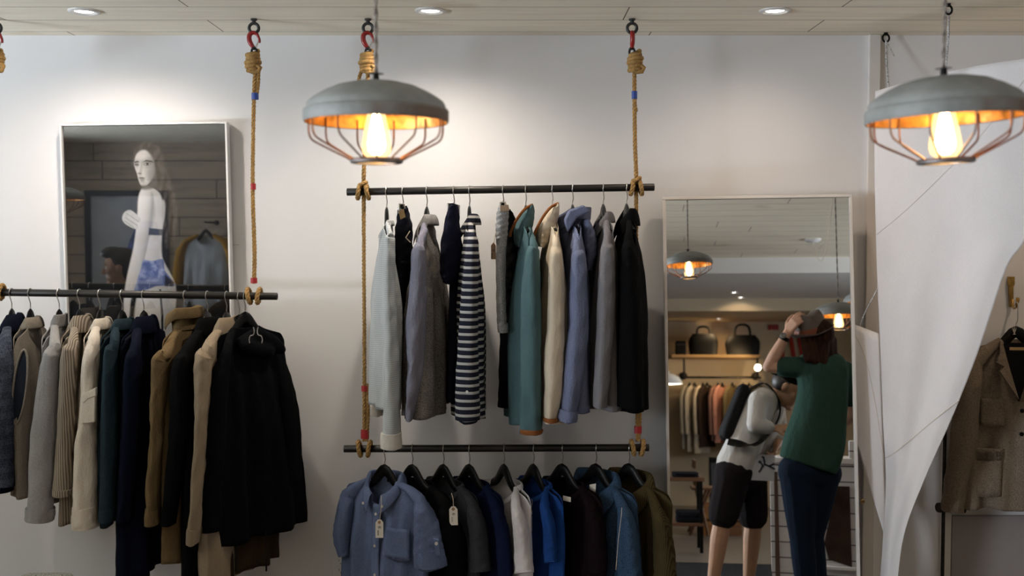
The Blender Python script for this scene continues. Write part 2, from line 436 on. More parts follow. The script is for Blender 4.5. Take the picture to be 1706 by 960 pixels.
def safety_hook(px, c, label, edge=False):
    t = thing('safety_hook', label, 'hook', c + Vector((0, 0, -.06)), 'red safety hooks')
    s = Vector((0, 1, 0)) if edge else Vector((1, 0, 0))
    k = F / YR
    pts = [c + s * (x / k) + Vector((0, 0, -z / k)) for x, z in ((9, 24), (9, 19), (7, 14), (4, 9), (-1, 7.2), (-6, 9.5), (-8, 15), (-7, 22), (-3, 29), (1, 33))]
    build('hook_body', Mesh().tube([Vector(p) for p in spline(pts, 30)], [lerp(.0045, .0095, sm(i / 20)) if i < 24 else lerp(.0095, .006, (i - 24) / 5) for i in range(30)], 10), M_red, t)
    build('latch', Mesh().tube([c + s * (9 / k) + Vector((0, 0, -19 / k)), c + s * (5 / k) + Vector((0, 0, -27 / k)), c + s * (3 / k) + Vector((0, 0, -33 / k))], .0035, 8), M_steel, t)
    p = c + Vector((0, 0, -33 / k))
    build('shackle', Mesh().tube([p + Vector((.010 * math.cos(a), 0, -.014 + .016 * math.sin(a))) for a in [2 * PI * i / 20 for i in range(20)]], .0045, 8, loop=True).lathe([(.006, p.z + .006), (.009, p.z + .003), (.009, p.z - .003), (.005, p.z - .006)], (p.x, p.y, 0), 12, True), plain('dark_steel', (.03, .03, .03), .45, metal=.6), t)
RR = .0082
def tape(t, px, y0, y1, mat, dx=0., name='tape', r=.0100, ry=None):
    a = P(px, y0, YR); b = P(px, y1, YR)
    build(name, Mesh().tube([a, lerp(a, b, .5), b], [(r + dx, r)] * 3, 14, ref=(1, 0, 0)), mat, t)
def loops(t, px, which, dxs=(-8, 8)):
    me = Mesh()
    c = railpt(which, px)
    for d in dxs:
        x = d * YR / F
        ring = [c + Vector((x * (1 + .25 * math.sin(a)), .0255 * math.cos(a), .027 * math.sin(a) - .0)) for a in [2 * PI * i / 30 for i in range(31)]]
        twist(me, ring, .0088, 40)
    build('rail_loops', me, M_rope, t)
    return c
def hitch(t, px, which):
    me = Mesh(); c = railpt(which, px)
    for d, tl in ((-7, .25), (7, -.25)):
        x = d * YR / F
        ring = [c + Vector((x + tl * .02 * math.sin(a), .0250 * math.cos(a), .026 * math.sin(a))) for a in [2 * PI * i / 30 for i in range(31)]]
        twist(me, ring, .0085, 40)
    ring = [c + Vector((.013 * math.cos(a), -.006 + .018 * math.sin(a), .030 + .006 * math.cos(a))) for a in [2 * PI * i / 24 for i in range(25)]]
    twist(me, ring, .0075, 30)
    build('hitch', me, M_rope, t)
def rope(px, label, main, doubles, knotpx, tapes, loop=None, hitches=(), seed=0, edge=False, eyelabel='', hooklabel=''):
    c = eye_bolt(px, eyelabel); safety_hook(px, c, hooklabel, edge)
    t = thing('hanging_rope', label, 'rope', P(main[-1][0], main[-1][1], YR), 'tan ropes holding the rails')
    me = Mesh(); twist(me, [P(m[0], m[1], YR) + Vector((0, m[2] if len(m) > 2 else 0, 0)) for m in main], RR)
    build('cord', me, M_rope, t)
    for d in doubles: build('doubled_cord', twist(Mesh(), [P(x, y, YR) for x, y in d], RR * .9), M_rope, t)
    kc = P(knotpx[0], knotpx[1], YR)
    me = coil(Mesh(), kc, 5.2, .0205, .0092, .0145, seed=seed)
    me.sphere(kc + Vector((0, 0, -.036)), (.015, .014, .04))
    me.tube([P(knotpx[0] + x, knotpx[1] + z, YR) + Vector((0, -.014, 0)) for x, z in ((-8, 30), (2, 34), (11, 33), (14, 27), (9, 23))], .0088, 8)
    build('knot', me, M_rope, t)
    for tp in tapes: tape(t, *tp)
    if loop: loops(t, *loop)
    for h in hitches: hitch(t, *h)
    return t
rope(-6, 'tan rope at the frame edge holding the end of the poster rail', [(-6, 118), (-6, 300), (-6, 470)], [], (-6, 86), [(-6, 462, 472, M_redtape)], (-6, 'left'), seed=4,
     eyelabel='steel eye bolt at the frame edge above the clothes rail', hooklabel='red safety hook at the frame edge')
rope(423, 'tan rope beside the poster, tied to the right end of its rail', [(426, 116), (423, 165), (421, 310), (424, 420), (423, 472)], [[(431, 116), (430, 140), (427, 165)]], (421, 87),
     [(425, 155, 166, M_bluetape, .004), (422, 306, 316, M_redtape), (423, 463, 472, M_redtape, .003)], (423, 'left'), seed=1,
     eyelabel='steel eye bolt above the rope beside the poster', hooklabel='red safety hook holding the rope beside the poster')
rope(613, 'tan rope behind the left pendant, left end of the double rails', [(613, 116), (611, 200), (606, 290, .0), (606, 318, .024), (606, 345, .0), (607, 560), (607, 735)], [[(606, 116), (600, 124), (598, 140), (604, 165), (610, 178)], [(612, 640), (613, 690), (611, 735)]], (611, 87),
     [(608, 643, 652, M_redtape, .004), (608, 716, 731, M_redtape, .006)], (607, 'lower'), [(605, 'upper')], seed=2,
     eyelabel='steel eye bolt above the left pendant lamp', hooklabel='red safety hook above the left pendant lamp')
rope(1053, 'tan rope at the right end of the double rails, near the mirror', [(1057, 116), (1057, 165), (1058, 240), (1060, 295, 0.), (1060, 314, .024), (1060, 340, 0.), (1061, 560), (1062, 735)], [[(1057, 160), (1058, 175), (1060, 186)], [(1066, 676), (1066, 700), (1064, 735)]], (1058, 87),
     [(1057, 152, 165, M_bluetape, .001), (1063, 710, 722, M_redtape, .005)], (1062, 'lower'), [(1060, 'upper')], seed=3, edge=True,
     eyelabel='steel eye bolt above the rope nearest the mirror', hooklabel='red safety hook of the rope nearest the mirror')

# ------------------------------------------------------------------ hangers and garments
DROP = .056
def frame_at(apex, theta):
    th = math.radians(theta)
    u = Vector((math.sin(th), -math.cos(th), 0)); v = Vector((math.cos(th), math.sin(th), 0))
    return Matrix(((u.x, v.x, 0, apex.x), (u.y, v.y, 0, apex.y), (0, 0, 1, apex.z), (0, 0, 0, 1)))
def bar_top(u): return -.004 - .055 * (1 - math.exp(-(u / .045) ** 2)) - .26 * abs(u)
HG = {'left': 'black hangers on the poster rail', 'upper': 'black hangers on the upper rail', 'lower': 'black hangers on the lower rail'}
def hanger(which, hx, theta, short, W=.20, clip=False, apex=None, drop=DROP):
    rp = railpt(which, hx) if apex is None else None
    ap = rp - Vector((0, 0, drop)) if rp else apex
    M = frame_at(ap, theta)
    t = thing('clothes_hanger', ('steel-clipped hanger gripping ' if clip else 'black wooden hanger with steel hook holding ') + short, 'hanger', group=HG.get(which), mat=M)
    pts = []; rad = []
    if not clip:
        n = 29
        for i in range(n):
            u = lerp(-W, W, i / (n - 1)); k = abs(u) / W
            hh = lerp(.026, .010, k ** .6); pts.append((u, 0, bar_top(u) - hh)); rad.append((lerp(.008, .0105, k), hh * (1 if k < .96 else .7)))
        build('shoulder_bar', Mesh().tube(pts, rad, 12, ref=(0, 1, 0)), M_black, t, local=True)
    else:
        build('clip_bar', Mesh().box((-.15, -.006, -.014), (.15, .006, .0)), M_black, t, local=True, bevel=.002)
        for s in (-1, 1):
            build('clip', Mesh().prism([(s * .12 - .018, -.013, .004), (s * .12 + .018, -.013, .004), (s * .12 + .014, -.013, -.035), (s * .12 - .014, -.013, -.035)], (0, .026, 0)), M_steel, t, local=True, bevel=.002)
    # hook, square to the rail
    O = ap + Vector((0, 0, drop)); rh = .0172
    pts = [ap + Vector((0, 0, -.012)), ap + Vector((.0005, 0, .006)), ap + Vector((.003, -.006, .018))]
    for k in range(13):
        a = math.radians(lerp(205, -20, k / 12)); pts.append(O + Vector((-.002 + .001 * k / 3, rh * math.cos(a), rh * math.sin(a))))
    build('hook', Mesh().tube([Vector(p) for p in spline(pts, 44)], .0020, 7), M_steel, t)
    return M, ap
def px_tube(path, y, thick, seed=0, n=44, seg=20, wr=.05, crease=.06, cap=True, ymap=None, me=None):
    """a cloth tube through (px, py, half width px) read at depth y"""
    rnd = random.Random(seed * 7 + 3); a0, a1, a2 = rnd.random() * 6, rnd.random() * 6, rnd.random() * 6
    q = spline(path, n); pts = []; rad = []
    for k, (x, yy, hw) in enumerate(q):
        yd = ymap(k / (n - 1)) if ymap else y
        pts.append(P(x, yy, yd)); w = max(.3, hw) * yd / F
        rad.append((w, max(.35 * w, thick if not callable(thick) else thick(k / (n - 1)))))
    def fn(t, ph):
        return 1 + crease * math.cos(3 * ph + a0 + 2.2 * t) * .6 + wr * math.sin(26 * t + 2 * ph + a1) * .5 + wr * .6 * math.sin(47 * t - 3 * ph + a2) + .4 * crease * math.cos(5 * ph + a2 + 3 * t)
    return (me or Mesh()).tube(pts, rad, seg, cap=cap, ref=(1, 0, 0), fn=fn)
def shoulder(x): return bar_top(x) + .0035
def torso(Wd, L, b, nw, nv, zn, zs, fd, flare, fold, seed, front, sway=0., nu=30, nt=34, lean=0., split=0., hem=.0):
    rnd = random.Random(seed); p = [rnd.random() * 6.28 for _ in range(6)]
    me = Mesh()
    for side in (-1, 1):
        def fn(a, t):
            u = a * 2 - 1; s = abs(u); x = s * Wd
            # more columns near the sides
            uu = math.copysign(1 - (1 - s) ** 1.35, u); s = abs(uu); x = s * Wd
            zt = shoulder(max(x, nw)) - .030 * max(0, (s - .82) / .18) ** 2
            if side == front and x < nw: zt -= fd * math.sqrt(max(0, 1 - (x / nw) ** 2))
            tt = t ** 1.25
            wid = Wd * (1 + (flare - 1) * sm(tt * 1.1))
            zb = -L - hem * (1 - s * s)
            z = lerp(zt, zb, tt)
            neck = nv * math.sqrt(max(0, 1 - (x / nw) ** 2)) if x < nw else 0
            top = max(neck, .0135 * (1 - s ** 6))
            body = b * (.55 + .45 * sm(tt * 2)) * math.sqrt(max(0, 1 - s ** 2.6))
            B = lerp(top, body, sm(tt * 6)) if s < 1 else 0
            f = fold * sm(tt * 1.6) * (math.sin(uu * 7 + p[0] + 1.2 * tt) + .6 * math.sin(uu * 13 + p[1] - 2 * tt))
            g = fold * .55 * sm(tt * 3) * math.sin(uu * 17 + p[2] + side * 2 + 3 * tt) * math.sqrt(max(0, 1 - s ** 4))
            v = side * (B + g) + f + sway * tt * tt
            return (uu * wid + lean * tt, v, z + .004 * math.sin(uu * 9 + p[3]) * tt)
        me.grid(fn, nu, nt)
    return me
def collar(nwu, nwv, z0, fd, prof, gap, front, seed=0, point=.03, n=44):
    """prof: rows (outward, up); gap: half angle left open at the front"""
    me = Mesh(); rows = []
    for dr, dz, w in prof:
        row = []
        for i in range(n + 1):
            ph = lerp(gap, 2 * PI - gap, i / n); c = math.cos(ph)
            k = max(0, c) ** 2
            row.append(((nwu + dr) * math.sin(ph), front * (nwv + dr * (1 + .3 * k)) * c, z0 - fd * (1 + c) / 2 * max(0, c) ** .5 * .9 if c > 0 else z0))
            x, y, z = row[-1]; row[-1] = (x, y, z + dz - w * point * k)
        rows.append(row)
    return me.rings(rows, closed=False, cap=False)
SHIRT = [(.002, -.006, 0), (-.002, .016, 0), (.001, .030, 0), (.008, .032, .1), (.017, .022, .4), (.022, .004, .8), (.024, -.012, 1.2)]
TALL = [(.003, -.008, 0), (.003, .03, 0), (.006, .060, 0), (.014, .084, .1), (.026, .086, .3), (.030, .064, .6), (.026, .040, .8)]
STAND = [(.003, -.008, 0), (.002, .02, 0), (.004, .045, 0), (.009, .062, 0), (.013, .060, 0), (.010, .04, 0), (.009, .01, 0)]
COAT = [(.003, -.008, 0), (.0, .02, 0), (.003, .040, 0), (.010, .044, .1), (.020, .03, .5), (.027, .0, 1.), (.030, -.026, 1.4)]
CREW = [(-.004, .004, 0), (.000, .012, 0), (.005, .010, 0), (.008, .0, 0), (.008, -.010, 0)]
def lathe_dot(c, n, r, h=.0025):
    n = Vector(n).normalized(); a = n.orthogonal().normalized(); b = n.cross(a); c = Vector(c)
    rg = lambda rr, hh: [c + n * hh + (a * math.cos(2 * PI * i / 14) + b * math.sin(2 * PI * i / 14)) * rr for i in range(14)]
    return Mesh().rings([rg(r, 0), rg(r, h * .7), rg(r * .85, h), (rg(r * .6, h * .7))])
seedno = [0]
def crumple(me, amp, seed, body=False):
    """press soft vertical drapes and small wrinkles into cloth"""
    o = Vector((seed * 3.1, seed * 1.7, seed * .9))
    for v in me.v:
        k = sm(-v.z * 5 - .2) if body else 1.
        a = noise.noise(Vector((v.x * 17, v.y * 17, v.z * 6)) + o); b = abs(noise.noise(Vector((v.x * 30, v.y * 30, v.z * 15)) - o)) - .25; c = noise.noise(Vector((v.x * 17, v.y * 17, v.z * 6)) - o * 2)
        v.x += (a + b * .9) * amp * k; v.y += (c - b * .7) * amp * k
    return me
def garment(kind, label, short, which, hx, theta, ybot, mat, cat=None, b=.05, Wd=.212, nw=.066, nv=.022, zn=-.060, zs=-.122, fd=.055, flare=1.06, fold=.012,
            sleeve=None, far=None, sdep=None, fdep=None, sthick=.042, collar_kind=None, cmat=None, cuff=None, cuffmat=None, front=-1, sway=0., lean=0., hang=True, group=None, apex=None, lining=None, wr=.05, smat=None, drop=DROP, sdrop=13):
    seedno[0] += 1; sd = seedno[0]; zn = shoulder(nw) - .002
    if apex is None: ap = railpt(which, hx) - Vector((0, 0, drop))
    else: ap = apex
    if hang: hanger(which, hx, theta, 'the ' + short, W=Wd - .042, apex=apex, drop=drop)
    M = frame_at(ap, theta)
    GR = {'left': 'garments on the poster rail', 'upper': 'garments on the upper rail', 'lower': 'garments on the lower rail'}
    t = thing(kind, label, cat or kind.replace('_', ' '), group=group or GR.get(which), mat=M)
    L = ap.z - P(hx, ybot, YR).z
    build('body', crumple(torso(Wd, L, b, nw, nv, zn, zs, fd, flare, fold, sd, front, sway, lean=lean, nu=40, nt=60), wr * .06, sd, True), mat, t, local=True, weld=True, solid=.0024)
    if collar_kind:
        pr, gap = {'shirt': (SHIRT, .30), 'stand': (STAND, .35), 'tall': (TALL, .4), 'coat': (COAT, .55), 'crew': (CREW, 0.), 'band': (STAND[:3], .2)}[collar_kind]
        build('collar', collar(nw, nv, zn, fd, pr, gap, front, sd), cmat or mat, t, local=True, solid=.003, sub=1)
    th = math.radians(theta)
    ydn = sdep if sdep is not None else ap.y - (Wd + .012) * math.cos(th)
    ydf = fdep if fdep is not None else ap.y + (Wd + .012) * math.cos(th)
    for lst, yd, nm in ((sleeve, ydn, 0), (far, ydf, 1)):
        if not lst: continue
        x0, y0, h0 = lst[0]
        sg = 1 if nm == 0 else -1
        A = M @ Vector((sg * nw * .95, 0, zn - .002)); B = P(x0, y0, yd)
        k0 = yd / F; dn = sdrop if nm == 0 else 0
        l2 = [(x0, y0 + dn, h0 * (.82 if dn else 1.))] + [p for p in lst[1:] if p[1] > y0 + dn + 4]
        B = P(x0, y0 + dn, yd)
        pts = [A, lerp(A, B, .5) + Vector((0, 0, .008))]
        rad = [(.5 * h0 * k0, .009), (.66 * h0 * k0, .013)]
        rest = spline(l2, 70); L_ = len(rest)
        r1 = random.Random(sd * 5 + nm); w0, w1 = r1.random() * 6, r1.random() * 6
        for k, (x, y, hw) in enumerate(rest):
            f = k / (L_ - 1); x += 1.6 * math.sin(7 * f + w0) * f * (1 - f) * 2
            w = max(.3, hw) * k0; pts.append(P(x, y, yd + .012 * math.sin(5 * f + w1) * f)); rad.append((w, lerp(.022, max(.35 * w, sthick), sm(f * 5))))
        a0, a1, a2 = w0 * 2, w1 * 3, w0 + w1
        def fnn(t, ph):
            e = sm((t - .06) * 9)
            return 1 + e * (.045 * math.cos(3 * ph + a0 + 2.2 * t) + wr * .28 * math.sin(22 * t + 2 * ph + a1) + wr * .4 * math.sin(45 * t - 3 * ph + a2) * (.3 + t) + .03 * math.cos(5 * ph + a2 + 3 * t))
        pts = [pts[0], lerp(pts[0], pts[1], .5), pts[1], lerp(pts[1], pts[2], .55)] + pts[2:]
        rad = [rad[0], tuple(lerp(rad[0][q], rad[1][q], .5) for q in (0, 1)), rad[1], tuple(lerp(rad[1][q], rad[2][q], .6) for q in (0, 1))] + rad[2:]
        s = build('sleeve', crumple(Mesh().tube(pts, rad, 28, ref=(1, 0, 0), fn=fnn), wr * .09, sd + nm * 50), smat or mat, t)
        if cuff:
            hpx, grow = cuff[:2]
            xe, ye, he = lst[-1]; xp, yp, hp = lst[-2]
            k = hpx / max(1, (ye - yp)); xs, ys, hs = lerp(xe, xp, k), lerp(ye, yp, k), lerp(he, hp, k)
            cp = [(xs, ys, hs + grow), (lerp(xs, xe, .5), lerp(ys, ye, .5), (hs + he) / 2 + grow + .6), (xe, ye + .6, he + grow)]
            build('cuff', px_tube(cp, yd - .002, sthick + .006, sd + 5, n=10, wr=.02, crease=.04), cuffmat or mat, s)
    return t, M, ap, L
def trousers(label, short, which, hx, theta, mat, waist, legs, y, thick=.03, hang=True, kind='trousers', clip=True, cuff=None, leg_y=None):
    seedno[0] += 1; sd = seedno[0]
    if hang: hanger(which, hx, theta, 'the ' + short, W=.17, clip=clip)
    t = thing(kind, label, 'trousers', P(waist[0][0], waist[0][1], y), {'left': 'garments on the poster rail', 'upper': 'garments on the upper rail'}[which])
    build('waist', px_tube(waist, y, thick, sd, wr=.07, crease=.1), mat, t)
    for k, lg in enumerate(legs):
        s = build('leg', px_tube(lg, (leg_y or [y] * 9)[k], thick * .9, sd + 9 + k, wr=.05, crease=.1), mat, t)
        if cuff:
            xe, ye, he = lg[-1]
            build('turn_up', px_tube([(xe, ye - cuff, he + 1.5), (xe, ye - cuff / 2, he + 2.2), (xe, ye + 1, he + 1.2)], (leg_y or [y] * 9)[k] - .002, thick, sd, n=8, wr=.02), mat, s)
    return t
def dots(t, M, pts, mat, r=.0052, name='button', front=-1):
    """buttons at local (u, v, z)"""
    for u, v, z in pts:
        build(name, lathe_dot((u, v, z), (0, front, 0), r), mat, t, local=True)

F_navy = fabric('navy_wool', (.007, .009, .02), kind='plain', weave=500)
F_check = fabric('grey_check', (.020, .024, .04), (.075, .085, .115), kind='check')
F_vest = fabric('oat_jersey', (.30, .26, .21), (.19, .165, .135), weave=700)
F_vestdark = fabric('armhole_shade_cloth', (.02, .024, .035))
F_heather = fabric('heather_grey', (.40, .38, .37), (.24, .235, .24), weave=800)
F_rib = fabric('beige_rib', (.44, .37, .29), (.13, .105, .085), kind='rib')
F_cream = fabric('cream_linen', (.74, .66, .56), (.62, .54, .45), weave=600, fold=.5)
F_denim = fabric('dark_denim', (.030, .052, .066), (.012, .022, .03), weave=800)
F_midnight = fabric('midnight_wool', (.0055, .008, .021), (.003, .004, .011))
F_olive = fabric('olive_tan_twill', (.20, .138, .07), (.13, .085, .04), weave=900, fold=.55)
F_black = fabric('black_wool', (.0035, .0035, .004), (.0018, .0018, .002), var=.1)
F_tan = fabric('tan_cotton', (.34, .265, .185), (.25, .19, .13), fold=.5)
F_brown = fabric('brown_twill', (.055, .035, .018), (.03, .02, .01))
F_parka = fabric('black_parka_shell', (.0028, .0034, .0045), (.0015, .0018, .0024), fold=.5)
# -- the rail in front of the poster
garment('jacket', 'navy jacket with grey checked sleeve, first garment at the frame edge', 'navy jacket at the frame edge', 'left', 19, 10, 800, F_navy, b=.045, collar_kind='coat', sleeve=[(8, 566, 13), (7, 620, 15), (7, 700, 16), (8, 812, 13)], smat=F_check, sthick=.05)
tv, Mv, av, Lv = garment('vest', 'oatmeal sleeveless vest with dark open armhole, second from the frame edge', 'oatmeal vest', 'left', 50, 8, 812, F_vest, b=.042, collar_kind='shirt', flare=1.0)
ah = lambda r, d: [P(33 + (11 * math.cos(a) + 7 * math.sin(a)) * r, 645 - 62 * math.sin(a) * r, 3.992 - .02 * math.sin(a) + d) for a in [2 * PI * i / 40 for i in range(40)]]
build('armhole_shade', Mesh().rings([ah(1., 0.), ah(.6, .012), ah(.1, .02)], True, True), F_vestdark, tv, label='dark disc shading the armhole')  # dark disc stands in for the shade inside the open armhole
build('armhole_binding', Mesh().tube(ah(1., -.002), .0042, 8, loop=True), F_vest, tv)
garment('shirt', 'heather grey long-sleeved shirt with rolled cuff, beside the oatmeal vest', 'heather grey shirt', 'left', 98, 6, 818, F_heather, b=.036, collar_kind='band', sleeve=[(92, 566, 12), (86, 600, 14), (77, 680, 19), (70, 780, 20), (66, 866, 19)], cuff=(20, 4), sthick=.05)
garment('cardigan', 'beige ribbed knit cardigan between grey shirt and cream shirt', 'beige ribbed cardigan', 'left', 132, 4, 852, F_rib, b=.034, collar_kind='coat', sleeve=[(122, 562, 11), (115, 600, 12), (112, 690, 13), (104, 824, 14)], cuff=(10, 1), sthick=.045)
t5, M5, a5, L5 = garment('shirt', 'cream linen shirt with flapped pocket on its sleeve', 'cream linen shirt', 'left', 166, 5, 860, F_cream, b=.036, collar_kind='shirt', sleeve=[(157, 558, 12), (153, 600, 12), (150, 680, 14), (143, 760, 18), (141, 840, 18), (142, 878, 19)], cuff=(34, 1.5), sthick=.052, wr=.08)
yd = 4.22 - .224 - .056
build('sleeve_pocket', Mesh().prism([P(137, 662, yd), P(158, 655, yd), P(157, 704, yd), P(134, 706, yd)], (0, .02, 0)), F_cream, t5, bevel=.002)
build('pocket_flap', Mesh().prism([P(136, 658, yd - .004), P(147, 652, yd - .004), P(159, 646, yd - .004), P(159, 660, yd - .004), P(147, 664, yd - .004), P(138, 672, yd - .004)], (0, .02, 0)), F_cream, t5, bevel=.002)
garment('jacket', 'dark blue denim jacket next to the cream linen shirt', 'dark denim jacket', 'left', 203, -2, 855, F_denim, b=.034, collar_kind='shirt', sleeve=[(190, 562, 10), (184, 600, 10), (181, 720, 12), (180, 866, 12)], cuff=(22, 1), sthick=.05)
garment('coat', 'long midnight navy coat between denim jacket and olive jacket', 'midnight navy coat', 'left', 239, -4, 940, F_midnight, b=.052, collar_kind='coat', sleeve=[(226, 566, 12), (221, 620, 13), (217, 720, 14), (207, 868, 11)], sthick=.055)
garment('jacket', 'olive tan field jacket with its collar turned up', 'olive tan field jacket', 'left', 308, -6, 914, F_olive, b=.038, collar_kind='tall', fd=.035, nw=.075, nv=.035, sleeve=[(277, 578, 12), (268, 610, 13), (261, 720, 11), (254, 872, 10)], cuff=(26, 1), sthick=.05, wr=.09)
garment('coat', 'black wool coat hanging right of the olive tan jacket', 'black wool coat', 'left', 345, -6, 964, F_black, b=.046, collar_kind='coat', sleeve=[(312, 572, 12), (303, 620, 14), (298, 720, 14), (281, 872, 11)], sthick=.055)
garment('coat', 'long tan cotton coat beside the black hooded parka', 'long tan cotton coat', 'left', 377, -8, 957, F_tan, b=.044, collar_kind='coat', sleeve=[(347, 572, 14), (339, 612, 14), (334, 740, 11), (322, 902, 9)], cuff=(24, 1), sthick=.055, wr=.08)
garment('coat', 'olive brown coat whose hem shows below the black parka', 'olive brown coat', 'left', 398, -33, 948, F_brown, b=.035, Wd=.185, flare=1.05, drop=.068)
tp, Mp, ap_, Lp = garment('parka', 'black hooded parka facing the room at the end of the poster rail', 'black hooded parka', 'left', 408, -36, 893, F_parka, b=.06, Wd=.20, flare=1.40, fold=.014, lean=-.03, far=[(462, 596, 9), (474, 640, 13), (484, 720, 15), (488, 800, 12)], fdep=4.36, sleeve=[(376, 580, 11), (364, 640, 17), (356, 720, 20), (351, 800, 19), (353, 884, 15)], sdep=4.04, sthick=.055)
hd = Mesh()
hd.capsule(P(402, 570, 4.15), .022, P(428, 556, 4.22), .028).capsule(P(428, 556, 4.22), .028, P(452, 568, 4.27), .028).capsule(P(452, 568, 4.27), .028, P(467, 582, 4.29), .024).capsule(P(410, 578, 4.15), .03, P(446, 586, 4.24), .03)
blob('hood', hd, F_parka, tp, .008, 6)
for x in (443, 392): build('drawstring', Mesh().tube([P(x, 885, 4.1), P(x + 1, 925, 4.1), P(x + .5, 952, 4.1)], [.0022, .0022, .0035], 6), M_black, tp)
# bare steel hooks of a second hanger tucked in the parka's neck
tt = thing('wire_hanger', 'pair of bare steel hanger hooks showing at the neck of the black parka', 'hanger', P(426, 560, 4.06))
for s in (-1, 1):
    pts = [(426 + s * 4, 545), (426 + s * 2.5, 552), (426 + s * 4, 558), (426 + s * 9, 560), (426 + s * 11, 566), (426 + s * 10, 572)]
    build('wire_hook', Mesh().tube([Vector(q) for q in spline([P(x, y, 4.075) for x, y in pts], 24)], .0020, 6), M_steel, tt)

def price_tag(px, py, y, label, pxtop, pytop, w=14, h=31, tilt=0., card=None):
    c = P(px, py, y); k = y / F; t = thing('price_tag', label, 'tag', c, 'card price tags')
    R = Matrix.Rotation(tilt, 3, 'Y')
    q = lambda x, z, d=0: c + R @ Vector((x * k, d, -z * k))
    hw = w / 2
    build('card', Mesh().prism([q(-hw, h), q(hw, h), q(hw, 5), q(hw - 4, 0), q(-hw + 4, 0), q(-hw, 5)], (0, .0012, 0)), card or M_tag, t, smooth=False)
    build('eyelet', lathe_dot(q(0, 4.5), (0, -1, 0), .006, .0015), plain('kraft_eyelet', (.35, .2, .12), .7), t)
    me = Mesh()
    for x, z, ww, hh in ((0.5, 12, 3.5, .8), (.2, 13.5, .8, 3.2), (2.2, 13.5, .8, 3.2), (-1.5, 13.5, .8, 3.2)): me.box(q(x - ww / 2, z + hh / 2, -.0006), q(x + ww / 2, z - hh / 2, .0))
    for kx in (-3, -1.6): me.box(q(kx - .35, 27, -.0006), q(kx + .35, 18, 0))
    build('print', me, M_ink, t, smooth=False)
    build('string', Mesh().tube([Vector(p) for p in spline([q(0, 4), P(lerp(px, pxtop, .5) + 1.5, lerp(py, pytop, .5), y), P(pxtop, pytop, y + .012)], 14)], .0012, 5), M_string, t)
# -- upper rail of the double rack
F_pale = fabric('pale_blue_stripe', (.60, .62, .62), kind='fine', stripe=(.0078, .5, (.45, .49, .51)))
F_whitecuff = fabric('white_cuff', (.80, .76, .70), (.70, .66, .6))
F_jean = fabric('black_jean', (.012, .012, .018), (.006, .006, .009))
F_lav = fabric('grey_lavender_chambray', (.30, .30, .37), (.19, .19, .25), fold=.6)
F_speck = fabric('speckled_grey', (.22, .205, .19), (.07, .065, .06), kind='tweed', weave=900)
F_navy2 = fabric('navy_cotton', (.016, .017, .035), (.008, .009, .02), fold=.6)
F_stripe = fabric('navy_white_stripe', (.022, .024, .040), kind='stripe', stripe=(.0272, .36, (.58, .57, .55)))
F_greymix = fabric('grey_melange', (.27, .27, .27), (.13, .13, .13), kind='tweed', weave=1100)
F_teal = fabric('teal_canvas', (.100, .172, .185), (.07, .13, .142), fold=.35)
F_binding = fabric('tan_binding', (.30, .11, .035), (.22, .08, .025))
F_ecru = fabric('ecru_canvas', (.70, .60, .46), (.60, .50, .38), fold=.35)
F_blue = fabric('light_blue_chambray', (.205, .232, .35), (.125, .145, .235), fold=.5)
F_grey = fabric('warm_grey_wool', (.225, .215, .225), (.15, .145, .155))
garment('sweater', 'pale blue-grey fine-striped sweater with white turned cuffs', 'pale striped sweater', 'upper', 644, 7, 672, F_pale, b=.05, Wd=.20, collar_kind='crew', flare=1.05, sleeve=[(650, 382, 6), (649, 410, 9), (650, 540, 11), (652, 640, 13), (652, 745, 16)], far=[(637, 400, 6), (632, 500, 8), (629, 600, 9), (629, 690, 9)], fdep=4.29, cuff=(24, 2.0), cuffmat=F_whitecuff, sthick=.05)
tj = trousers('folded black jeans clipped beside the pale striped sweater', 'folded black jeans', 'upper', 671, 4, F_jean, [(671, 344, 7), (672, 352, 9), (673, 380, 14), (671, 420, 16), (669, 445, 14)], [[(669, 430, 13), (666, 470, 11), (664, 514, 5)], [(676, 420, 9), (679, 500, 8), (678, 588, 4)]], 4.13, .05, leg_y=[4.12, 4.2])
build('belt_label', Mesh().prism([P(664, 352, 4.07), P(672, 348, 4.07), P(675, 362, 4.07), P(667, 366, 4.07)], (0, .012, 0)), fabric('leather_patch', (.35, .22, .10)), tj)
build('pocket_seam', Mesh().tube([P(683, 385, 4.075), P(676, 396, 4.07), P(684, 404, 4.075)], .002, 6), M_string, tj)
garment('shirt', 'grey lavender chambray shirt with speckled grey body and crumpled sleeve', 'grey lavender shirt', 'upper', 711, -4, 684, F_speck, b=.062, smat=F_lav, cmat=F_heather, collar_kind='shirt', sleeve=[(703, 392, 9), (698, 430, 13), (693, 540, 15), (690, 620, 13), (682, 698, 7)], sthick=.05, wr=.1)
trousers('navy trousers with slack folded waist, beside the striped shirt', 'slack navy trousers', 'upper', 756, -2, F_navy2, [(757, 340, 5), (755, 350, 9), (752, 380, 14), (751, 430, 19), (747, 462, 13), (744, 472, 6)], [[(758, 440, 9), (757, 560, 11), (751, 668, 9)]], 4.12, .06, leg_y=[4.2])
t, M, ap0, L0 = garment('shirt', 'navy and white striped long-sleeved shirt', 'striped shirt', 'upper', 782, 2, 690, F_stripe, b=.05, collar_kind='shirt', sleeve=[(787, 388, 8), (786, 420, 11), (781, 560, 17), (779, 640, 19), (779, 698, 20)], cuff=(42, .8), sthick=.05)
build('cuff_button', lathe_dot(P(778, 653, 4.22 - .212 - .075), (0, -1, 0), .005), M_white, t)
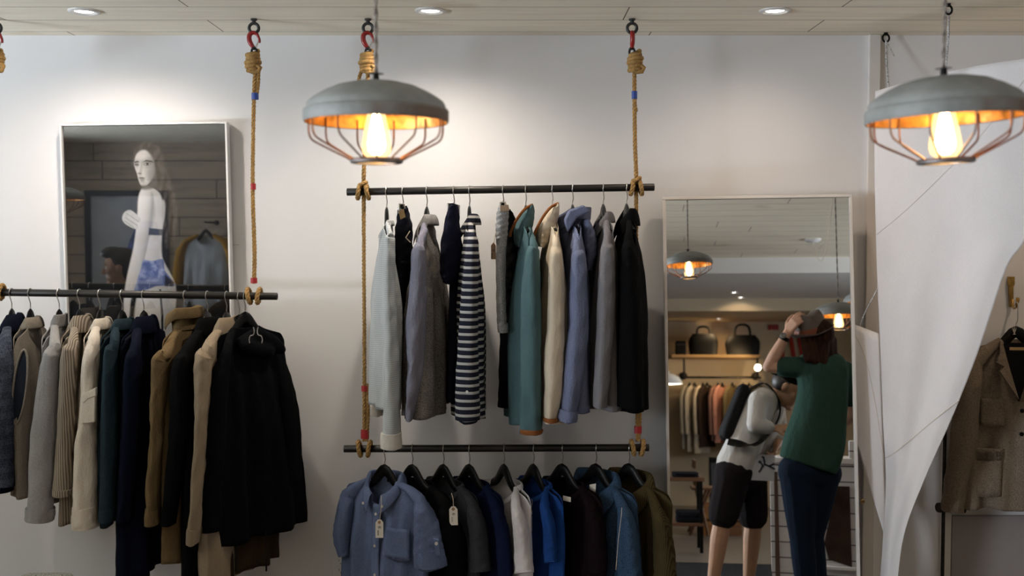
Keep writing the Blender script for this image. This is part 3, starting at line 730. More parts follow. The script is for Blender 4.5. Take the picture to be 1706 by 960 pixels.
tg = trousers('narrow grey trousers with turned-up hems clipped in the middle of the rail', 'narrow grey trousers', 'upper', 838, 0, F_greymix, [(840, 343, 8), (838, 356, 10), (836, 380, 10), (835, 400, 9)], [[(836, 390, 9), (835, 470, 8), (836, 530, 8), (838, 553, 7)]], 4.06, .035, cuff=14)
price_tag(822, 404, 4.05, 'brown kraft price tag hanging from the narrow grey trousers', 829, 360, 8, 28, card=plain('kraft_card', (.30, .19, .12), .8))
build('waist_patch', Mesh().prism([P(833, 343, 4.02), P(847, 341, 4.02), P(849, 351, 4.02), P(834, 353, 4.02)], (0, .012, 0)), fabric('kraft_patch', (.42, .29, .19)), tg, bevel=.001)
trousers('black trousers draped behind the narrow grey trousers', 'black trousers', 'upper', 858, 0, F_black, [(846, 350, 5), (852, 372, 9), (856, 420, 13), (853, 480, 13)], [[(852, 460, 14), (848, 560, 14), (843, 678, 13)]], 4.18, .05, hang=False)
def hooded(kind, label, short, hx, theta, ybot, mat, sl, pouch, bind, **kw):
    t, M, ap, L = garment(kind, label, short, 'upper', hx, theta, ybot, mat, sleeve=sl, collar_kind='band', cmat=mat, sthick=.05, cuff=(6, 1.), cuffmat=F_binding, **kw)
    build('hood', px_tube(pouch, 4.16, .075, seedno[0], wr=.03, crease=.05), mat, t)
    build('hood_binding', Mesh().tube([Vector(q) for q in spline([P(x, y, 4.085 + d) for x, y, d in bind], 30)], .0055, 8), F_binding, t, label='tan hood binding')
    return t
hooded('jacket', 'teal canvas jacket edged with tan binding', 'teal jacket', 876, 2, 696, F_teal, [(888, 398, 8), (886, 430, 12), (886, 540, 17), (885, 640, 18), (885, 721, 18)],
       [(886, 342, 3), (883, 352, 8), (876, 368, 13), (869, 388, 15), (866, 404, 11), (866, 412, 5)], [(887, 341, .02), (874, 349, .0), (861, 366, .0), (852, 384, .01), (850, 394, .02)], b=.06)
hooded('jacket', 'ecru canvas jacket edged with tan binding', 'ecru jacket', 920, 2, 690, F_ecru, [(926, 396, 8), (925, 440, 12), (925, 540, 15), (922, 620, 17), (917, 701, 12)],
       [(929, 341, 3), (924, 352, 8), (916, 368, 13), (909, 388, 17), (904, 404, 12), (902, 412, 6)], [(930, 339, .02), (916, 347, .0), (902, 366, .0), (892, 386, .01), (888, 398, .02)], b=.052)
t, M, ap0, L0 = garment('shirt', 'light blue chambray shirt with a wide hooded collar', 'light blue chambray shirt', 'upper', 954, 4, 676, F_blue, b=.06, collar_kind='stand', nw=.085, nv=.06, sleeve=[(961, 402, 9), (963, 440, 13), (963, 540, 17), (954, 630, 16), (945, 700, 15)], cuff=(18, 1.5), sthick=.05)
build('hood', px_tube([(976, 366, 6), (981, 392, 11), (983, 420, 11), (979, 450, 6)], 4.14, .06, 77), F_blue, t)
build('collar_fold', Mesh().prism([P(940, 366, 4.06), P(948, 350, 4.06), P(972, 341, 4.06), P(985, 353, 4.06), P(962, 362, 4.06), P(946, 388, 4.06)], (0, .08, 0)), F_blue, t, bevel=.008)
garment('shirt', 'plain grey long-sleeved shirt beside the black coat', 'plain grey shirt', 'upper', 1005, 4, 672, F_grey, b=.055, collar_kind='shirt', sleeve=[(1012, 390, 9), (1011, 430, 13), (1009, 520, 15), (1000, 676, 12)], sthick=.05)
garment('coat', 'short black coat at the end of the upper rail by the rope', 'short black coat', 'upper', 1044, 3, 674, F_black, b=.06, flare=1.12, collar_kind='coat', sleeve=[(1048, 385, 8), (1048, 430, 15), (1048, 500, 19), (1051, 676, 22)], sthick=.055)

# -- lower rail
F_chambray = fabric('blue_chambray', (.195, .25, .42), (.095, .125, .225), weave=1000, fold=.45)
F_tee = fabric('black_jersey', (.0035, .0035, .004), (.002, .002, .0025))
F_char = fabric('charcoal_jersey', (.062, .064, .072), (.035, .036, .042), weave=800)
F_navyt = fabric('navy_jersey', (.010, .016, .055), (.006, .010, .035))
F_whitet = fabric('white_jersey', (.82, .78, .78), (.74, .70, .70))
F_royal = fabric('royal_jersey', (.020, .075, .30), (.012, .05, .2))
F_maroon = fabric('dark_maroon_wool', (.014, .007, .009), (.008, .004, .005))
F_jeanj = fabric('indigo_denim', (.045, .085, .15), (.018, .034, .065), weave=1100, kind='tweed')
F_cord = fabric('olive_cord', (.085, .063, .027), (.036, .026, .011), kind='cord')
LOW = dict(b=.036, Wd=.205, nw=.100, nv=.045, sdrop=2)
tb, Mb, ab, Lb = garment('shirt', 'blue chambray short-sleeved shirt facing out, first on the lower rail', 'blue short-sleeved shirt', 'lower', 641, 58, 1010, F_chambray, b=.045, Wd=.205, sdrop=2, nv=.05, flare=1.08, collar_kind='shirt', fd=.085, nw=.07,
    sleeve=[(700, 832, 13), (707, 866, 20), (714, 905, 25), (718, 938, 28)], sdep=4.06, far=[(580, 826, 13), (574, 862, 15), (570, 895, 16), (574, 926, 10)], fdep=4.28, sthick=.05)
pl = Mesh()
fv = lambda z: -.052 * (.62 + .38 * sm(-z * 3))   # front of the shirt body near its middle
pl.grid(lambda a, b: ((a - .5) * .036, fv(-.15 - b * .34) - .011, -.155 - b * .34), 4, 20)
build('placket', pl, F_chambray, tb, local=True, solid=.004)
dots(tb, Mb, [(0, fv(-.19) - .013, -.192), (0, fv(-.3) - .014, -.315), (0, fv(-.42) - .014, -.43)], plain('shirt_button', (.62, .58, .55), .35), .0058)
dots(tb, Mb, [(-.046, -.078, -.150), (.050, -.080, -.150)], MATS['shirt_button'], .0055)
build('breast_pocket', Mesh().grid(lambda a, b: (.055 + a * .10, fv(-.3) - .006 + .012 * a, -.235 - b * .12 - (.012 * (1 - abs(2 * a - 1)) if b > .9 else 0)), 6, 8), F_chambray, tb, local=True, solid=.003)
build('neck_label', Mesh().box((-.02, .038, -.085), (.02, .041, -.07)), M_black, tb, local=True)
build('roll_tab', Mesh().prism([P(722, 898, 3.995), P(731, 900, 3.995), P(734, 925, 3.995), P(726, 927, 3.995)], (0, .012, 0)), F_chambray, tb, bevel=.002)
build('tab_button', lathe_dot(P(727, 906, 3.994), (0, -1, 0), .0062, .004), MATS['shirt_button'], tb)
build('sleeve_hem', px_tube([(715, 914, 27), (717.5, 928, 29.5), (719, 942, 30)], 4.055, .055, 3, n=8, wr=.02), F_chambray, tb)
price_tag(632, 866, 4.015, 'white card price tag on the blue short-sleeved shirt', 635, 826, 13, 31)
garment('t_shirt', 'plain black T-shirt behind the blue short-sleeved shirt', 'plain black T-shirt', 'lower', 687, 52, 1010, F_tee, **LOW, collar_kind='crew', fd=.07, sleeve=[(740, 838, 12), (748, 870, 17), (754, 905, 21), (758, 958, 24)], sdep=4.08, sthick=.05)
garment('t_shirt', 'charcoal grey T-shirt with a white price tag', 'charcoal T-shirt', 'lower', 739, 44, 1010, F_char, **LOW, collar_kind='crew', fd=.07, sleeve=[(787, 840, 11), (794, 870, 14), (799, 905, 16), (802, 952, 18)], sdep=4.06, sthick=.05)
price_tag(755, 844, 4.03, 'white card price tag on the charcoal T-shirt', 752, 822, 14, 32, -.03)
garment('t_shirt', 'dark navy T-shirt between charcoal and white T-shirts', 'dark navy T-shirt', 'lower', 782, 42, 1010, F_navyt, **LOW, collar_kind='crew', fd=.07, sleeve=[(825, 842, 10), (833, 870, 12), (838, 905, 13), (842, 956, 14)], sdep=4.06, sthick=.05)
garment('t_shirt', 'white T-shirt on the lower rail', 'white T-shirt', 'lower', 840, 30, 1005, F_whitet, b=.04, Wd=.205, sdrop=2, nw=.100, nv=.05, collar_kind='crew', fd=.085, sleeve=[(859, 842, 10), (865, 868, 12), (870, 905, 14), (873, 955, 17)], sdep=4.03, sthick=.05)
garment('t_shirt', 'royal blue T-shirt right of the white one', 'royal blue T-shirt', 'lower', 889, 32, 1010, F_royal, **LOW, collar_kind='crew', fd=.07, sleeve=[(906, 842, 9), (912, 868, 11), (916, 900, 11), (918, 938, 11)], sdep=4.04, sthick=.05)
price_tag(884, 846, 4.09, 'small price tag seen edge-on inside the royal blue T-shirt', 886, 832, 5, 40)
tm, Mm, am, Lm = garment('shirt', 'near-black maroon shirt with two pale labels, left of the denim jacket', 'near-black maroon shirt', 'lower', 937, 46, 1010, F_maroon, **LOW, collar_kind='crew', fd=.07, sleeve=[(985, 842, 12), (992, 880, 16), (996, 950, 18)], sdep=4.08, sthick=.05)
build('brand_label', Mesh().prism([P(938, 826, 4.10), P(951, 829, 4.09), P(951, 837, 4.09), P(938, 834, 4.10)], (0, .003, 0)), M_tag, tm, smooth=False)
build('size_label', Mesh().prism([P(931, 842, 4.10), P(938, 842, 4.09), P(937, 862, 4.09), P(931, 862, 4.10)], (0, .003, 0)), plain('grey_label', (.3, .27, .26), .8), tm, smooth=False)
tq, Mq, aq, Lq = garment('jacket', 'indigo denim jacket with contrast stitching on the lower rail', 'indigo denim jacket', 'lower', 993, 46, 1010, F_jeanj, b=.04, Wd=.205, sdrop=2, nw=.088, nv=.042, collar_kind='coat', fd=.09, sleeve=[(1036, 842, 11), (1044, 872, 15), (1048, 910, 19), (1050, 962, 22)], sdep=4.06, sthick=.055)
build('neck_label', Mesh().prism([P(982, 808, 4.17), P(993, 806, 4.15), P(992, 822, 4.15), P(983, 824, 4.17)], (0, .003, 0)), M_tag, tq, smooth=False)
build('stitching', Mesh().tube([P(x, y, 4.0) for x, y in ((1036, 846), (1035, 860), (1030, 900), (1026, 950))], .0012, 5), M_string, tq)
garment('jacket', 'olive brown corduroy jacket at the mirror end of the lower rail', 'olive corduroy jacket', 'lower', 1048, 48, 1010, F_cord, b=.042, Wd=.205, sdrop=2, nw=.088, nv=.042, collar_kind='coat', fd=.09, sleeve=[(1093, 846, 11), (1102, 878, 15), (1107, 915, 18), (1109, 965, 20)], sdep=4.06, sthick=.055)

# ------------------------------------------------------------------ caged pendant lamps
def m_shade():
    if 'shade' in MATS: return MATS['shade']
    t = NT('aged_shade'); b = t.b; b.inputs['Roughness'].default_value = .62
    n1 = t.noise(9., (1, 1, 1), 5, .65); n2 = t.noise(70., (1, 1, 1), 3)
    col = t.ramp(n1, [(.30, (.145, .15, .14)), (.55, (.215, .22, .21)), (.75, (.27, .27, .255))])
    x, y, z = t.xyz()
    band = t.math('MULTIPLY', t.math('SUBTRACT', .030, z), 90., True)
    rust = t.math('MULTIPLY', t.math('SUBTRACT', t.math('ADD', t.noise(6., (1, 1, .5), 5, .6), t.math('MULTIPLY', x, 1.6)), .50), 5., True)
    col = t.mix(t.math('MULTIPLY', t.math('MULTIPLY', band, rust), .85), col, (.115, .065, .04))
    t.l(col, b.inputs['Base Color']); t.bump(n2, .25, .003)
    MATS['shade'] = t.m; return t.m
BULB = POWER['bulb']
M_gold = plain('gold_leaf_lining', (.62, .29, .065), .42, metal=.6, var=.6, nscale=30, bump=.4, bscale=60)
M_copper = plain('copper_wire', (.17, .08, .05), .45, metal=.8, var=.2)
def m_bulb():
    t = NT('amber_bulb_glass'); t.t.nodes.remove(t.b)
    tr = t.n('ShaderNodeBsdfTransparent'); tr.inputs[0].default_value = (1, .86, .62, 1)
    em = t.n('ShaderNodeEmission'); em.inputs[0].default_value = (1, .66, .30, 1); em.inputs[1].default_value = 3.2
    mx = t.n('ShaderNodeMixShader'); mx.inputs[0].default_value = .35
    t.l(tr.outputs[0], mx.inputs[1]); t.l(em.outputs[0], mx.inputs[2]); t.l(mx.outputs[0], t.o.inputs[0]); return t.m
M_bulb = m_bulb()
M_fil = plain('filament', (1., .8, .5), .3, emit=(1.0, .68, .34), estr=BULB)
M_cord = plain('braided_cord', (.20, .17, .145), .9, var=.5, nscale=250)
def pendant(c, label, R=.15, tilt=0., swag=None, nw=11, spin=.35, top=None):
    """c: centre of the rim; R: rim radius"""
    c = Vector(c); k = R / 120.
    M = Matrix.Translation(c) @ Matrix.Rotation(tilt, 4, 'Y')
    t = thing('pendant_lamp', label, 'pendant lamp', group='caged pendant lamps', mat=M)
    L = lambda prof, **kw: Mesh().lathe([(r * k, (205 - y) * k) for r, y in prof], **kw)
    build('shade', L([(3, 138), (12, 138.5), (42, 140), (66, 146), (86, 155), (103, 165), (111, 171), (114, 176), (115, 183), (118.5, 184.5), (120, 187), (120, 203), (118.5, 205.5), (116.5, 205)], seg=64), m_shade(), t, local=True)
    build('shade_lining', L([(116.2, 204.5), (114, 196), (113, 184), (108, 176), (86, 160), (42, 146), (10, 144)], seg=64), M_gold, t, local=True)
    for i in range(nw):
        a = 2 * PI * i / nw + spin
        path = [(112.5, 190), (112.5, 204), (112.5, 216), (111, 226), (106, 234), (92, 242), (70, 253), (48, 264), (41, 269)]
        build('cage_wire', Mesh().tube([Vector((r * k * math.cos(a), r * k * math.sin(a), (205 - y) * k)) for r, y in spline(path, 26)], .0020, 6), M_copper, t, local=True)
    build('bottom_ring', L([(33, 267), (42, 265), (44, 267), (44, 271), (41, 273), (33, 273), (33, 267)], seg=48), M_dsteel, t, local=True)
    build('socket', L([(3, 143), (15, 144), (15, 172), (12, 176), (3, 176)], seg=20, cap=True), M_black, t, local=True)
    bl = build('bulb', L([(9, 172), (13, 184), (16.5, 200), (21, 222), (24, 240), (24.5, 248), (22, 257), (14, 264), (5, 267), (.3, 267.5)], seg=32), M_bulb, t, local=True)
    build('filament', L([(.3, 184), (5, 188), (9, 205), (13, 226), (15, 242), (13, 252), (6, 258), (.3, 259)], seg=20), M_fil, bl, local=True)
    build('cap', L([(13, 125), (4.5, 125), (5, 130), (6, 139), (8, 139.5)], seg=16), M_black, t, local=True)
    # twisted flex up to the ceiling
    a = Vector(M @ Vector((0, 0, 80 * k))); b = Vector(top) if top else Vector((a.x, a.y, ZC))
    me = Mesh(); n = 70
    for ph0 in (0, PI):
        me.tube([lerp(a, b, i / n) + Vector((.0023 * math.cos(i * .75 + ph0), .0023 * math.sin(i * .75 + ph0), 0)) for i in range(n + 1)], .0024, 6)
    build('flex', me, M_cord, t)
    if swag:
        s0, s1 = swag
        mid = [lerp(Vector(s0), Vector(s1), j / 12) - Vector((0, 0, .34 * math.sin(PI * j / 12))) for j in range(13)]
        build('swag', Mesh().tube(mid, .003, 6), M_string, t)
        build('canopy', Mesh().lathe([(.07, ZC), (.07, ZC - .008), (.05, ZC - .022), (.012, ZC - .028), (.0005, ZC - .028)], (s1[0], s1[1], 0), 28), M_white, t)
    else:
        build('canopy', Mesh().lathe([(.045, ZC), (.045, ZC - .01), (.03, ZC - .025), (.004, ZC - .03)], (b.x, b.y, 0), 24), M_dsteel, t)
    return t
ZL1, ZL2 = 2.25, 2.12
pendant(P(627, 204, ZL1), 'aged grey caged pendant lamp hanging in front of the upper rail', R=.15, spin=.28)
pendant(P(1574, 200, ZL2), 'aged grey caged pendant lamp hanging in front of the canvas sheet', R=.15, tilt=math.radians(-2.4), spin=.15)

# ------------------------------------------------------------------ framed poster
def painted():
    """figure study printed in greys with a patterned blue garment: returns a colour per grid point (3 px of the photograph = 9 steps)"""
    x0, x1, y0, y1 = 70, 886, 58, 1230
    NX, NY = 250, 350
    X, Y = np.meshgrid(np.linspace(x0, x1, NX), np.linspace(y0, y1, NY))
    rng = np.random.RandomState(5)
    def vn(sc, oct_=3):
        out = np.zeros_like(X); amp = 1; tot = 0
        for o in range(oct_):
            g = rng.rand(int((y1 - y0) / sc) + 3, int((x1 - x0) / sc) + 3); fx = (X - x0) / sc; fy = (Y - y0) / sc
            i = fx.astype(int); j = fy.astype(int); u = fx - i; v = fy - j; u = u * u * (3 - 2 * u); v = v * v * (3 - 2 * v)
            out += amp * (g[j, i] * (1 - u) * (1 - v) + g[j, i + 1] * u * (1 - v) + g[j + 1, i] * (1 - u) * v + g[j + 1, i + 1] * u * v); tot += amp; amp *= .5; sc /= 2
        return out / tot
    def poly(pts, soft=4., smooth=5):
        if smooth:
            p = pts; q = [p[-1]] + p + [p[0], p[1]]; out = []
            for i in range(len(p)):
                a, b, c, d = [np.array(q[i + m], float) for m in range(4)]
                for s in range(smooth):
                    t = s / smooth; out.append(.5 * (2 * b + (c - a) * t + (2 * a - 5 * b + 4 * c - d) * t * t + (3 * b - a - 3 * c + d) * t ** 3))
            pts = out
        inside = np.zeros(X.shape, bool); dist = np.full(X.shape, 1e9); n = len(pts)
        for i in range(n):
            ax, ay = pts[i]; bx, by = pts[(i + 1) % n]
            if abs(by - ay) > 1e-9:
                cr = ((ay > Y) != (by > Y)) & (X < (bx - ax) * (Y - ay) / (by - ay) + ax); inside ^= cr
            dx, dy = bx - ax, by - ay; tt = np.clip(((X - ax) * dx + (Y - ay) * dy) / (dx * dx + dy * dy + 1e-9), 0, 1)
            dist = np.minimum(dist, np.hypot(X - ax - tt * dx, Y - ay - tt * dy))
        return np.clip(.5 + np.where(inside, dist, -dist) / (2 * soft), 0, 1)
    def ell(cx, cy, rx, ry, rot=0., soft=.25):
        c, s = math.cos(rot), math.sin(rot); u = ((X - cx) * c + (Y - cy) * s) / rx; v = (-(X - cx) * s + (Y - cy) * c) / ry
        return np.clip((1 - np.hypot(u, v)) / soft + .5, 0, 1)
    img = np.zeros((NY, NX, 3)); img[:] = (.010, .0105, .012)
    def put(m, col, a=1.):
        m = (m * a)[..., None]; c = np.array(col) if not isinstance(col, np.ndarray) else col
        img[:] = img * (1 - m) + c * m
    n1 = vn(60); n2 = vn(16)
    # hair
    hair = poly([(432, 180), (470, 140), (520, 140), (560, 190), (582, 270), (600, 340), (628, 430), (622, 520), (600, 640), (566, 640), (556, 520), (545, 400), (500, 350), (520, 250), (480, 180)], 9)
    strand = .5 + .5 * np.sin(X * .16 + Y * .03 + n1 * 9)
    put(hair, (.030 + .085 * strand * n2)[..., None] * np.array([1.1, 1., .95]), .95)
    # arm, shoulder and back
    SK = lambda v: np.repeat(v[..., None], 3, 2) * np.array([1.35, 1.33, 1.33])
    back = poly([(470, 362), (520, 366), (556, 400), (570, 440), (566, 500), (556, 548), (548, 600), (545, 650), (552, 705), (600, 800), (614, 860), (606, 960), (590, 1100), (600, 1240), (380, 1240), (396, 1000), (420, 850), (455, 706), (470, 600), (490, 520)], 4)
    put(back, SK(.40 + .18 * np.clip((570 - X) / 120, 0, 1) - .12 * n1))
    arm = poly([(452, 368), (480, 355), (508, 380), (512, 450), (494, 560), (470, 660), (440, 760), (408, 850), (384, 900), (372, 985), (348, 985), (348, 900), (360, 820), (385, 720), (404, 650), (420, 560), (430, 480), (436, 410)], 4)
    put(arm, SK(.62 - .30 * np.clip((X - 445 + (Y - 400) * .19) / 70, 0, 1) ** 2 - .06 * n1))
    put(poly([(505, 385), (520, 470), (500, 560), (488, 590), (496, 500)], 7), SK(.2 + 0 * X), .6)
    # bra band
    put(poly([(486, 552), (556, 560), (553, 590), (482, 586)], 3, 0), (.05, .052, .055))
    # hand laid on the arm
    hand = poly([(352, 505), (362, 478), (384, 465), (406, 470), (440, 500), (446, 520), (428, 532), (432, 552), (416, 556), (390, 545), (364, 528)], 3)
    put(hand, SK(.52 - .12 * n2))
    for a in ((375, 480, 436, 522), (368, 500, 428, 540), (362, 515, 412, 552)):
        put(poly([(a[0], a[1] - 1), (a[2], a[3] - 2), (a[2], a[3] + 1), (a[0], a[1] + 2)], 1.5, 0), SK(.12 + 0 * X), .8)
    # face
    face = poly([(424, 222), (434, 192), (458, 174), (490, 176), (516, 200), (527, 245), (524, 285), (508, 318), (486, 342), (466, 352), (452, 345), (441, 322), (434, 292), (426, 268), (421, 243)], 3)
    put(face, SK(.46 - .34 * np.clip((X - 470) / 56, 0, 1) ** 1.2 - .05 * n2))
    put(ell(436, 240, 20, 18, .1, 1.2), SK(.16 + 0 * X), .55); put(ell(487, 238, 28, 19, -.05, 1.2), SK(.13 + 0 * X), .6)
    put(ell(455, 268, 8, 34, .2, 1.2), SK(.22 + 0 * X), .6); put(ell(445, 262, 5, 28, .18, 1.), SK(.5 + 0 * X), .5)
    put(ell(505, 300, 22, 44, -.4, 1.2), SK(.12 + 0 * X), .5); put(ell(468, 338, 20, 8, 0, 1.), SK(.30 + 0 * X), .5)
    put(ell(434, 247, 12, 6, .1, .4), SK(.07 + 0 * X), .9); put(ell(487, 244, 18, 7.5, -.05, .4), SK(.07 + 0 * X), .9)
    put(ell(478, 245, 5, 4, 0, .6), SK(.34 + 0 * X), .8); put(ell(497, 245, 4, 3.5, 0, .6), SK(.3 + 0 * X), .8); put(ell(487, 244, 6, 6, 0, .4), SK(.01 + 0 * X))
    put(poly([(421, 233), (438, 228), (449, 235), (440, 236), (424, 239)], 2, 0), SK(.02 + 0 * X), .95)
    put(poly([(462, 236), (482, 224), (508, 229), (522, 239), (502, 235), (480, 232)], 2, 0), SK(.02 + 0 * X), .95)
    put(ell(447, 289, 10, 4, .1, .8), SK(.09 + 0 * X), .85)
    put(ell(457, 311, 16, 4.5, .05, .5), SK(.10 + 0 * X), .95); put(ell(459, 320, 13, 5, .05, .6), SK(.20 + 0 * X), .9); put(ell(459, 329, 12, 3, 0, .9), SK(.14 + 0 * X), .6)
    put(poly([(455, 347), (492, 344), (520, 312), (534, 340), (505, 364), (460, 367)], 6), SK(.06 + 0 * X), .9)
    lock = poly([(452, 150), (500, 150), (548, 190), (572, 260), (590, 350), (560, 420), (540, 350), (533, 290), (522, 236), (505, 200), (478, 178), (448, 184), (428, 205), (420, 232), (418, 205), (430, 172)], 5)
    put(lock, (.025 + .075 * strand * n2)[..., None] * np.array([1.15, 1., .93]), .93)
    # high-waisted patterned blue garment
    sh = poly([(452, 708), (500, 712), (552, 705), (560, 760), (604, 815), (600, 836), (520, 834), (470, 850), (404, 862), (420, 800), (440, 750)], 3)
    pat = vn(34, 4); B = np.stack([.10 + .42 * np.clip(pat - .45, 0, 1) * 2, .14 + .45 * np.clip(pat - .45, 0, 1) * 2, .32 + .5 * np.clip(pat - .42, 0, 1) * 2], -1)
    put(sh, B); put(poly([(560, 780), (606, 818), (598, 836), (556, 834)], 3, 0), (.015, .015, .02), .9)
    # garter straps and stocking tops
    put(poly([(528, 850), (538, 850), (546, 980), (538, 1230), (526, 1230), (534, 980)], 2, 0), (.008, .008, .01))
    put(poly([(384, 1120), (600, 1100), (606, 1240), (376, 1240)], 4, 0), (.012, .012, .014))
    put(poly([(384, 862), (450, 852), (440, 872), (390, 880)], 3, 0), (.012, .012, .016))
    return img, NX, NY
def poster():
    tl = P(102, 207.5, 4.525); rr = math.radians(.84)
    er = Vector((math.cos(rr), 0, math.sin(rr))); ed = Vector((math.sin(rr), 0, -math.cos(rr))); n = Vector((0, -1, 0))
    Wp, Hp = 276.5 * 4.525 / F, 1.03
    t = thing('framed_poster', 'white-framed dark poster of a long-haired woman with her arm across, hung on the wall', 'poster', tl + er * Wp / 2 + ed * Hp)
    q = lambda a, b, d=0: tl + er * a + ed * b + n * d
    fw, dp = .0085, .022
    me = Mesh()
    for a0, a1, b0, b1 in ((0, Wp, 0, fw), (0, Wp, Hp - fw, Hp), (0, fw, fw, Hp - fw), (Wp - fw, Wp, fw, Hp - fw)):
        c = q((a0 + a1) / 2, (b0 + b1) / 2, 0); me.obox(c, er * (a1 - a0) / 2, n * dp, ed * (b1 - b0) / 2)
    build('frame', me, plain('white_metal_frame', (.84, .83, .82), .35, var=.02), t, bevel=.0012)
    build('back_board', Mesh().obox(q(Wp / 2, Hp / 2, -.012), er * (Wp / 2 - .002), n * .006, ed * (Hp / 2 - .002)), M_ink, t)
    img, NX, NY = painted()
    me = Mesh().grid(lambda a, b: q(fw + a * (Wp - 2 * fw), fw + b * (Hp - 2 * fw), .004), NX - 1, NY - 1)
    m = NT('poster_print'); ca = m.n('ShaderNodeVertexColor'); ca.layer_name = 'ink'; m.l(ca.outputs[0], m.b.inputs['Base Color']); m.b.inputs['Roughness'].default_value = .6; m.b.inputs['Specular IOR Level'].default_value = .1
    o = build('print', me, m.m, t, smooth=False)
    at = o.data.color_attributes.new('ink', 'FLOAT_COLOR', 'POINT')
    at.data.foreach_set('color', np.concatenate([img.reshape(-1, 3), np.ones((NX * NY, 1))], 1).astype(np.float32).ravel())
    g = NT('picture_glass'); t2 = g.t; t2.nodes.remove(g.b)
    tr = g.n('ShaderNodeBsdfTransparent'); gl = g.n('ShaderNodeBsdfGlossy'); gl.inputs['Roughness'].default_value = .012
    mx = g.n('ShaderNodeMixShader'); mx.inputs[0].default_value = .105; g.l(tr.outputs[0], mx.inputs[1]); g.l(gl.outputs[0], mx.inputs[2]); g.l(mx.outputs[0], g.o.inputs[0])
    build('glazing', Mesh().obox(q(Wp / 2, Hp / 2, .0085), er * (Wp / 2 - fw), n * .0012, ed * (Hp / 2 - fw)), g.m, t, smooth=False)
poster()
cap = P(390, 408, 4.558)
tc = thing('wall_caption', 'tiny caption strip on the wall right of the poster', 'caption', cap)
build('strip', Mesh().box(cap + Vector((-.012, -.0006, -.0012)), cap + Vector((.022, .002, .0012))), plain('caption_ink', (.55, .46, .45), .8), tc)
build('mark', Mesh().box(cap + Vector((-.014, -.001, -.005)), cap + Vector((-.010, .002, .001))), plain('caption_red', (.35, .12, .12), .8), tc)

# ------------------------------------------------------------------ the leaning mirror
ALPHA, RHO = math.radians(4.8), math.radians(.8)
def mirror_basis(psi):
    n = Vector((math.sin(psi) * math.cos(ALPHA), -math.cos(psi) * math.cos(ALPHA), math.sin(ALPHA)))
    er = Vector((math.cos(psi), math.sin(psi), 0)); eu = Vector((-math.sin(psi) * math.sin(ALPHA), math.cos(psi) * math.sin(ALPHA), math.cos(ALPHA)))
    return er * math.cos(RHO) + eu * math.sin(RHO), eu * math.cos(RHO) - er * math.sin(RHO), n
MP = P(1104, 329, 4.485)
def project(p):
    d = p - EYE; f = d.y * math.cos(PITCH) - d.z * math.sin(PITCH); u = d.y * math.sin(PITCH) + d.z * math.cos(PITCH)
    return 853 + F * d.x / f, 480 - F * u / f
PSI = 0.
for i in range(400):      # turn the mirror until the right-hand lamp shows where the photograph has it
    PSI = math.radians(-i * .02); n = mirror_basis(PSI)[2]; lp = P(1574, 200, ZL2); lr = lp - n * 2 * (lp - MP).dot(n)
    if project(lr)[0] > 1147: break
ER, EU, EN = mirror_basis(PSI)
print('mirror yaw', math.degrees(PSI), 'lamp image', project(lr))
def R(px, py, y):
    """the real place of what the mirror shows at a pixel, at depth y"""
    d = ray(px, py); s = (MP - EYE).dot(EN) / d.dot(EN); h = EYE + d * s
    r = d - EN * 2 * d.dot(EN); return h + r * ((y - h.y) / r.y)
def Rscale(px, py, y):
    return (R(px + 1, py, y) - R(px, py, y)).length
MW, MH = 309 * 4.485 / F, (MP.z - .004) / EU.z
q = lambda a, b, d=0: MP + ER * a - EU * b + EN * d
tm = thing('leaning_mirror', 'tall pale-framed mirror leaning against the wall, a hatted man reflected in it', 'mirror', q(MW / 2, MH))
me = Mesh(); fw = .012
for a0, a1, b0, b1 in ((0, MW, 0, fw), (0, MW, MH - fw, MH), (0, fw, fw, MH - fw), (MW - fw, MW, fw, MH - fw)):
    me.obox(q((a0 + a1) / 2, (b0 + b1) / 2, -.006), ER * (a1 - a0) / 2, EN * .016, EU * (b1 - b0) / 2)
build('frame', me, M_frame, tm, bevel=.002)
build('back_panel', Mesh().obox(q(MW / 2, MH / 2, -.014), ER * (MW / 2 - .002), EN * .006, EU * (MH / 2 - .002)), M_ink, tm)
mg = NT('mirror_glass'); mg.b.inputs['Metallic'].default_value = 1; mg.b.inputs['Roughness'].default_value = .0; mg.b.inputs['Base Color'].default_value = (.88, .89, .88, 1)
build('glass', Mesh().obox(q(MW / 2, MH / 2, -.003), ER * (MW / 2 - fw), EN * .003, EU * (MH / 2 - fw)), mg.m, tm, smooth=False)

# ------------------------------------------------------------------ canvas sheet on cords
M_canvas = fabric('white_canvas', (.80, .775, .775), (.74, .71, .71), weave=700, fold=.12, var=.05)
ROWS = [(1458, 152, 1722, 96), (1457, 260, 1724, 250), (1459, 380, 1714, 385), (1462, 470, 1678, 445), (1467, 590, 1632, 580), (1471, 700, 1588, 692), (1476, 800, 1540, 800), (1471, 900, 1506, 893), (1464, 1000, 1493, 1000), (1460, 1090, 1490, 1090)]
RQ = spline(ROWS, 61)
def canvas_px(a, b):
    k = b * 60; i = min(59, int(k)); t = k - i
    xl, yl, xr, yr = [lerp(RQ[i][j], RQ[i + 1][j], t) for j in range(4)]
    return lerp(xl, xr, a), lerp(yl, yr, a) - 7 * math.sin(PI * a) * (1 - b) ** 6
def canvas(a, b, off=0.):
    x, y = canvas_px(a, b)
    d = lerp(4.36, lerp(3.88, 4.2, sm(b * 1.2)), a ** 1.15) - .06 * math.sin(PI * a) * (1 - .3 * b) + .03 * math.sin(4.5 * a - 3.0 * b + .5) * sm(a * 2) * sm((1 - a) * 2) + .010 * math.sin(10 * a + 5 * b) * sm(b * 2) * a * (1 - a) * 3
    return P(x, y, d - off)
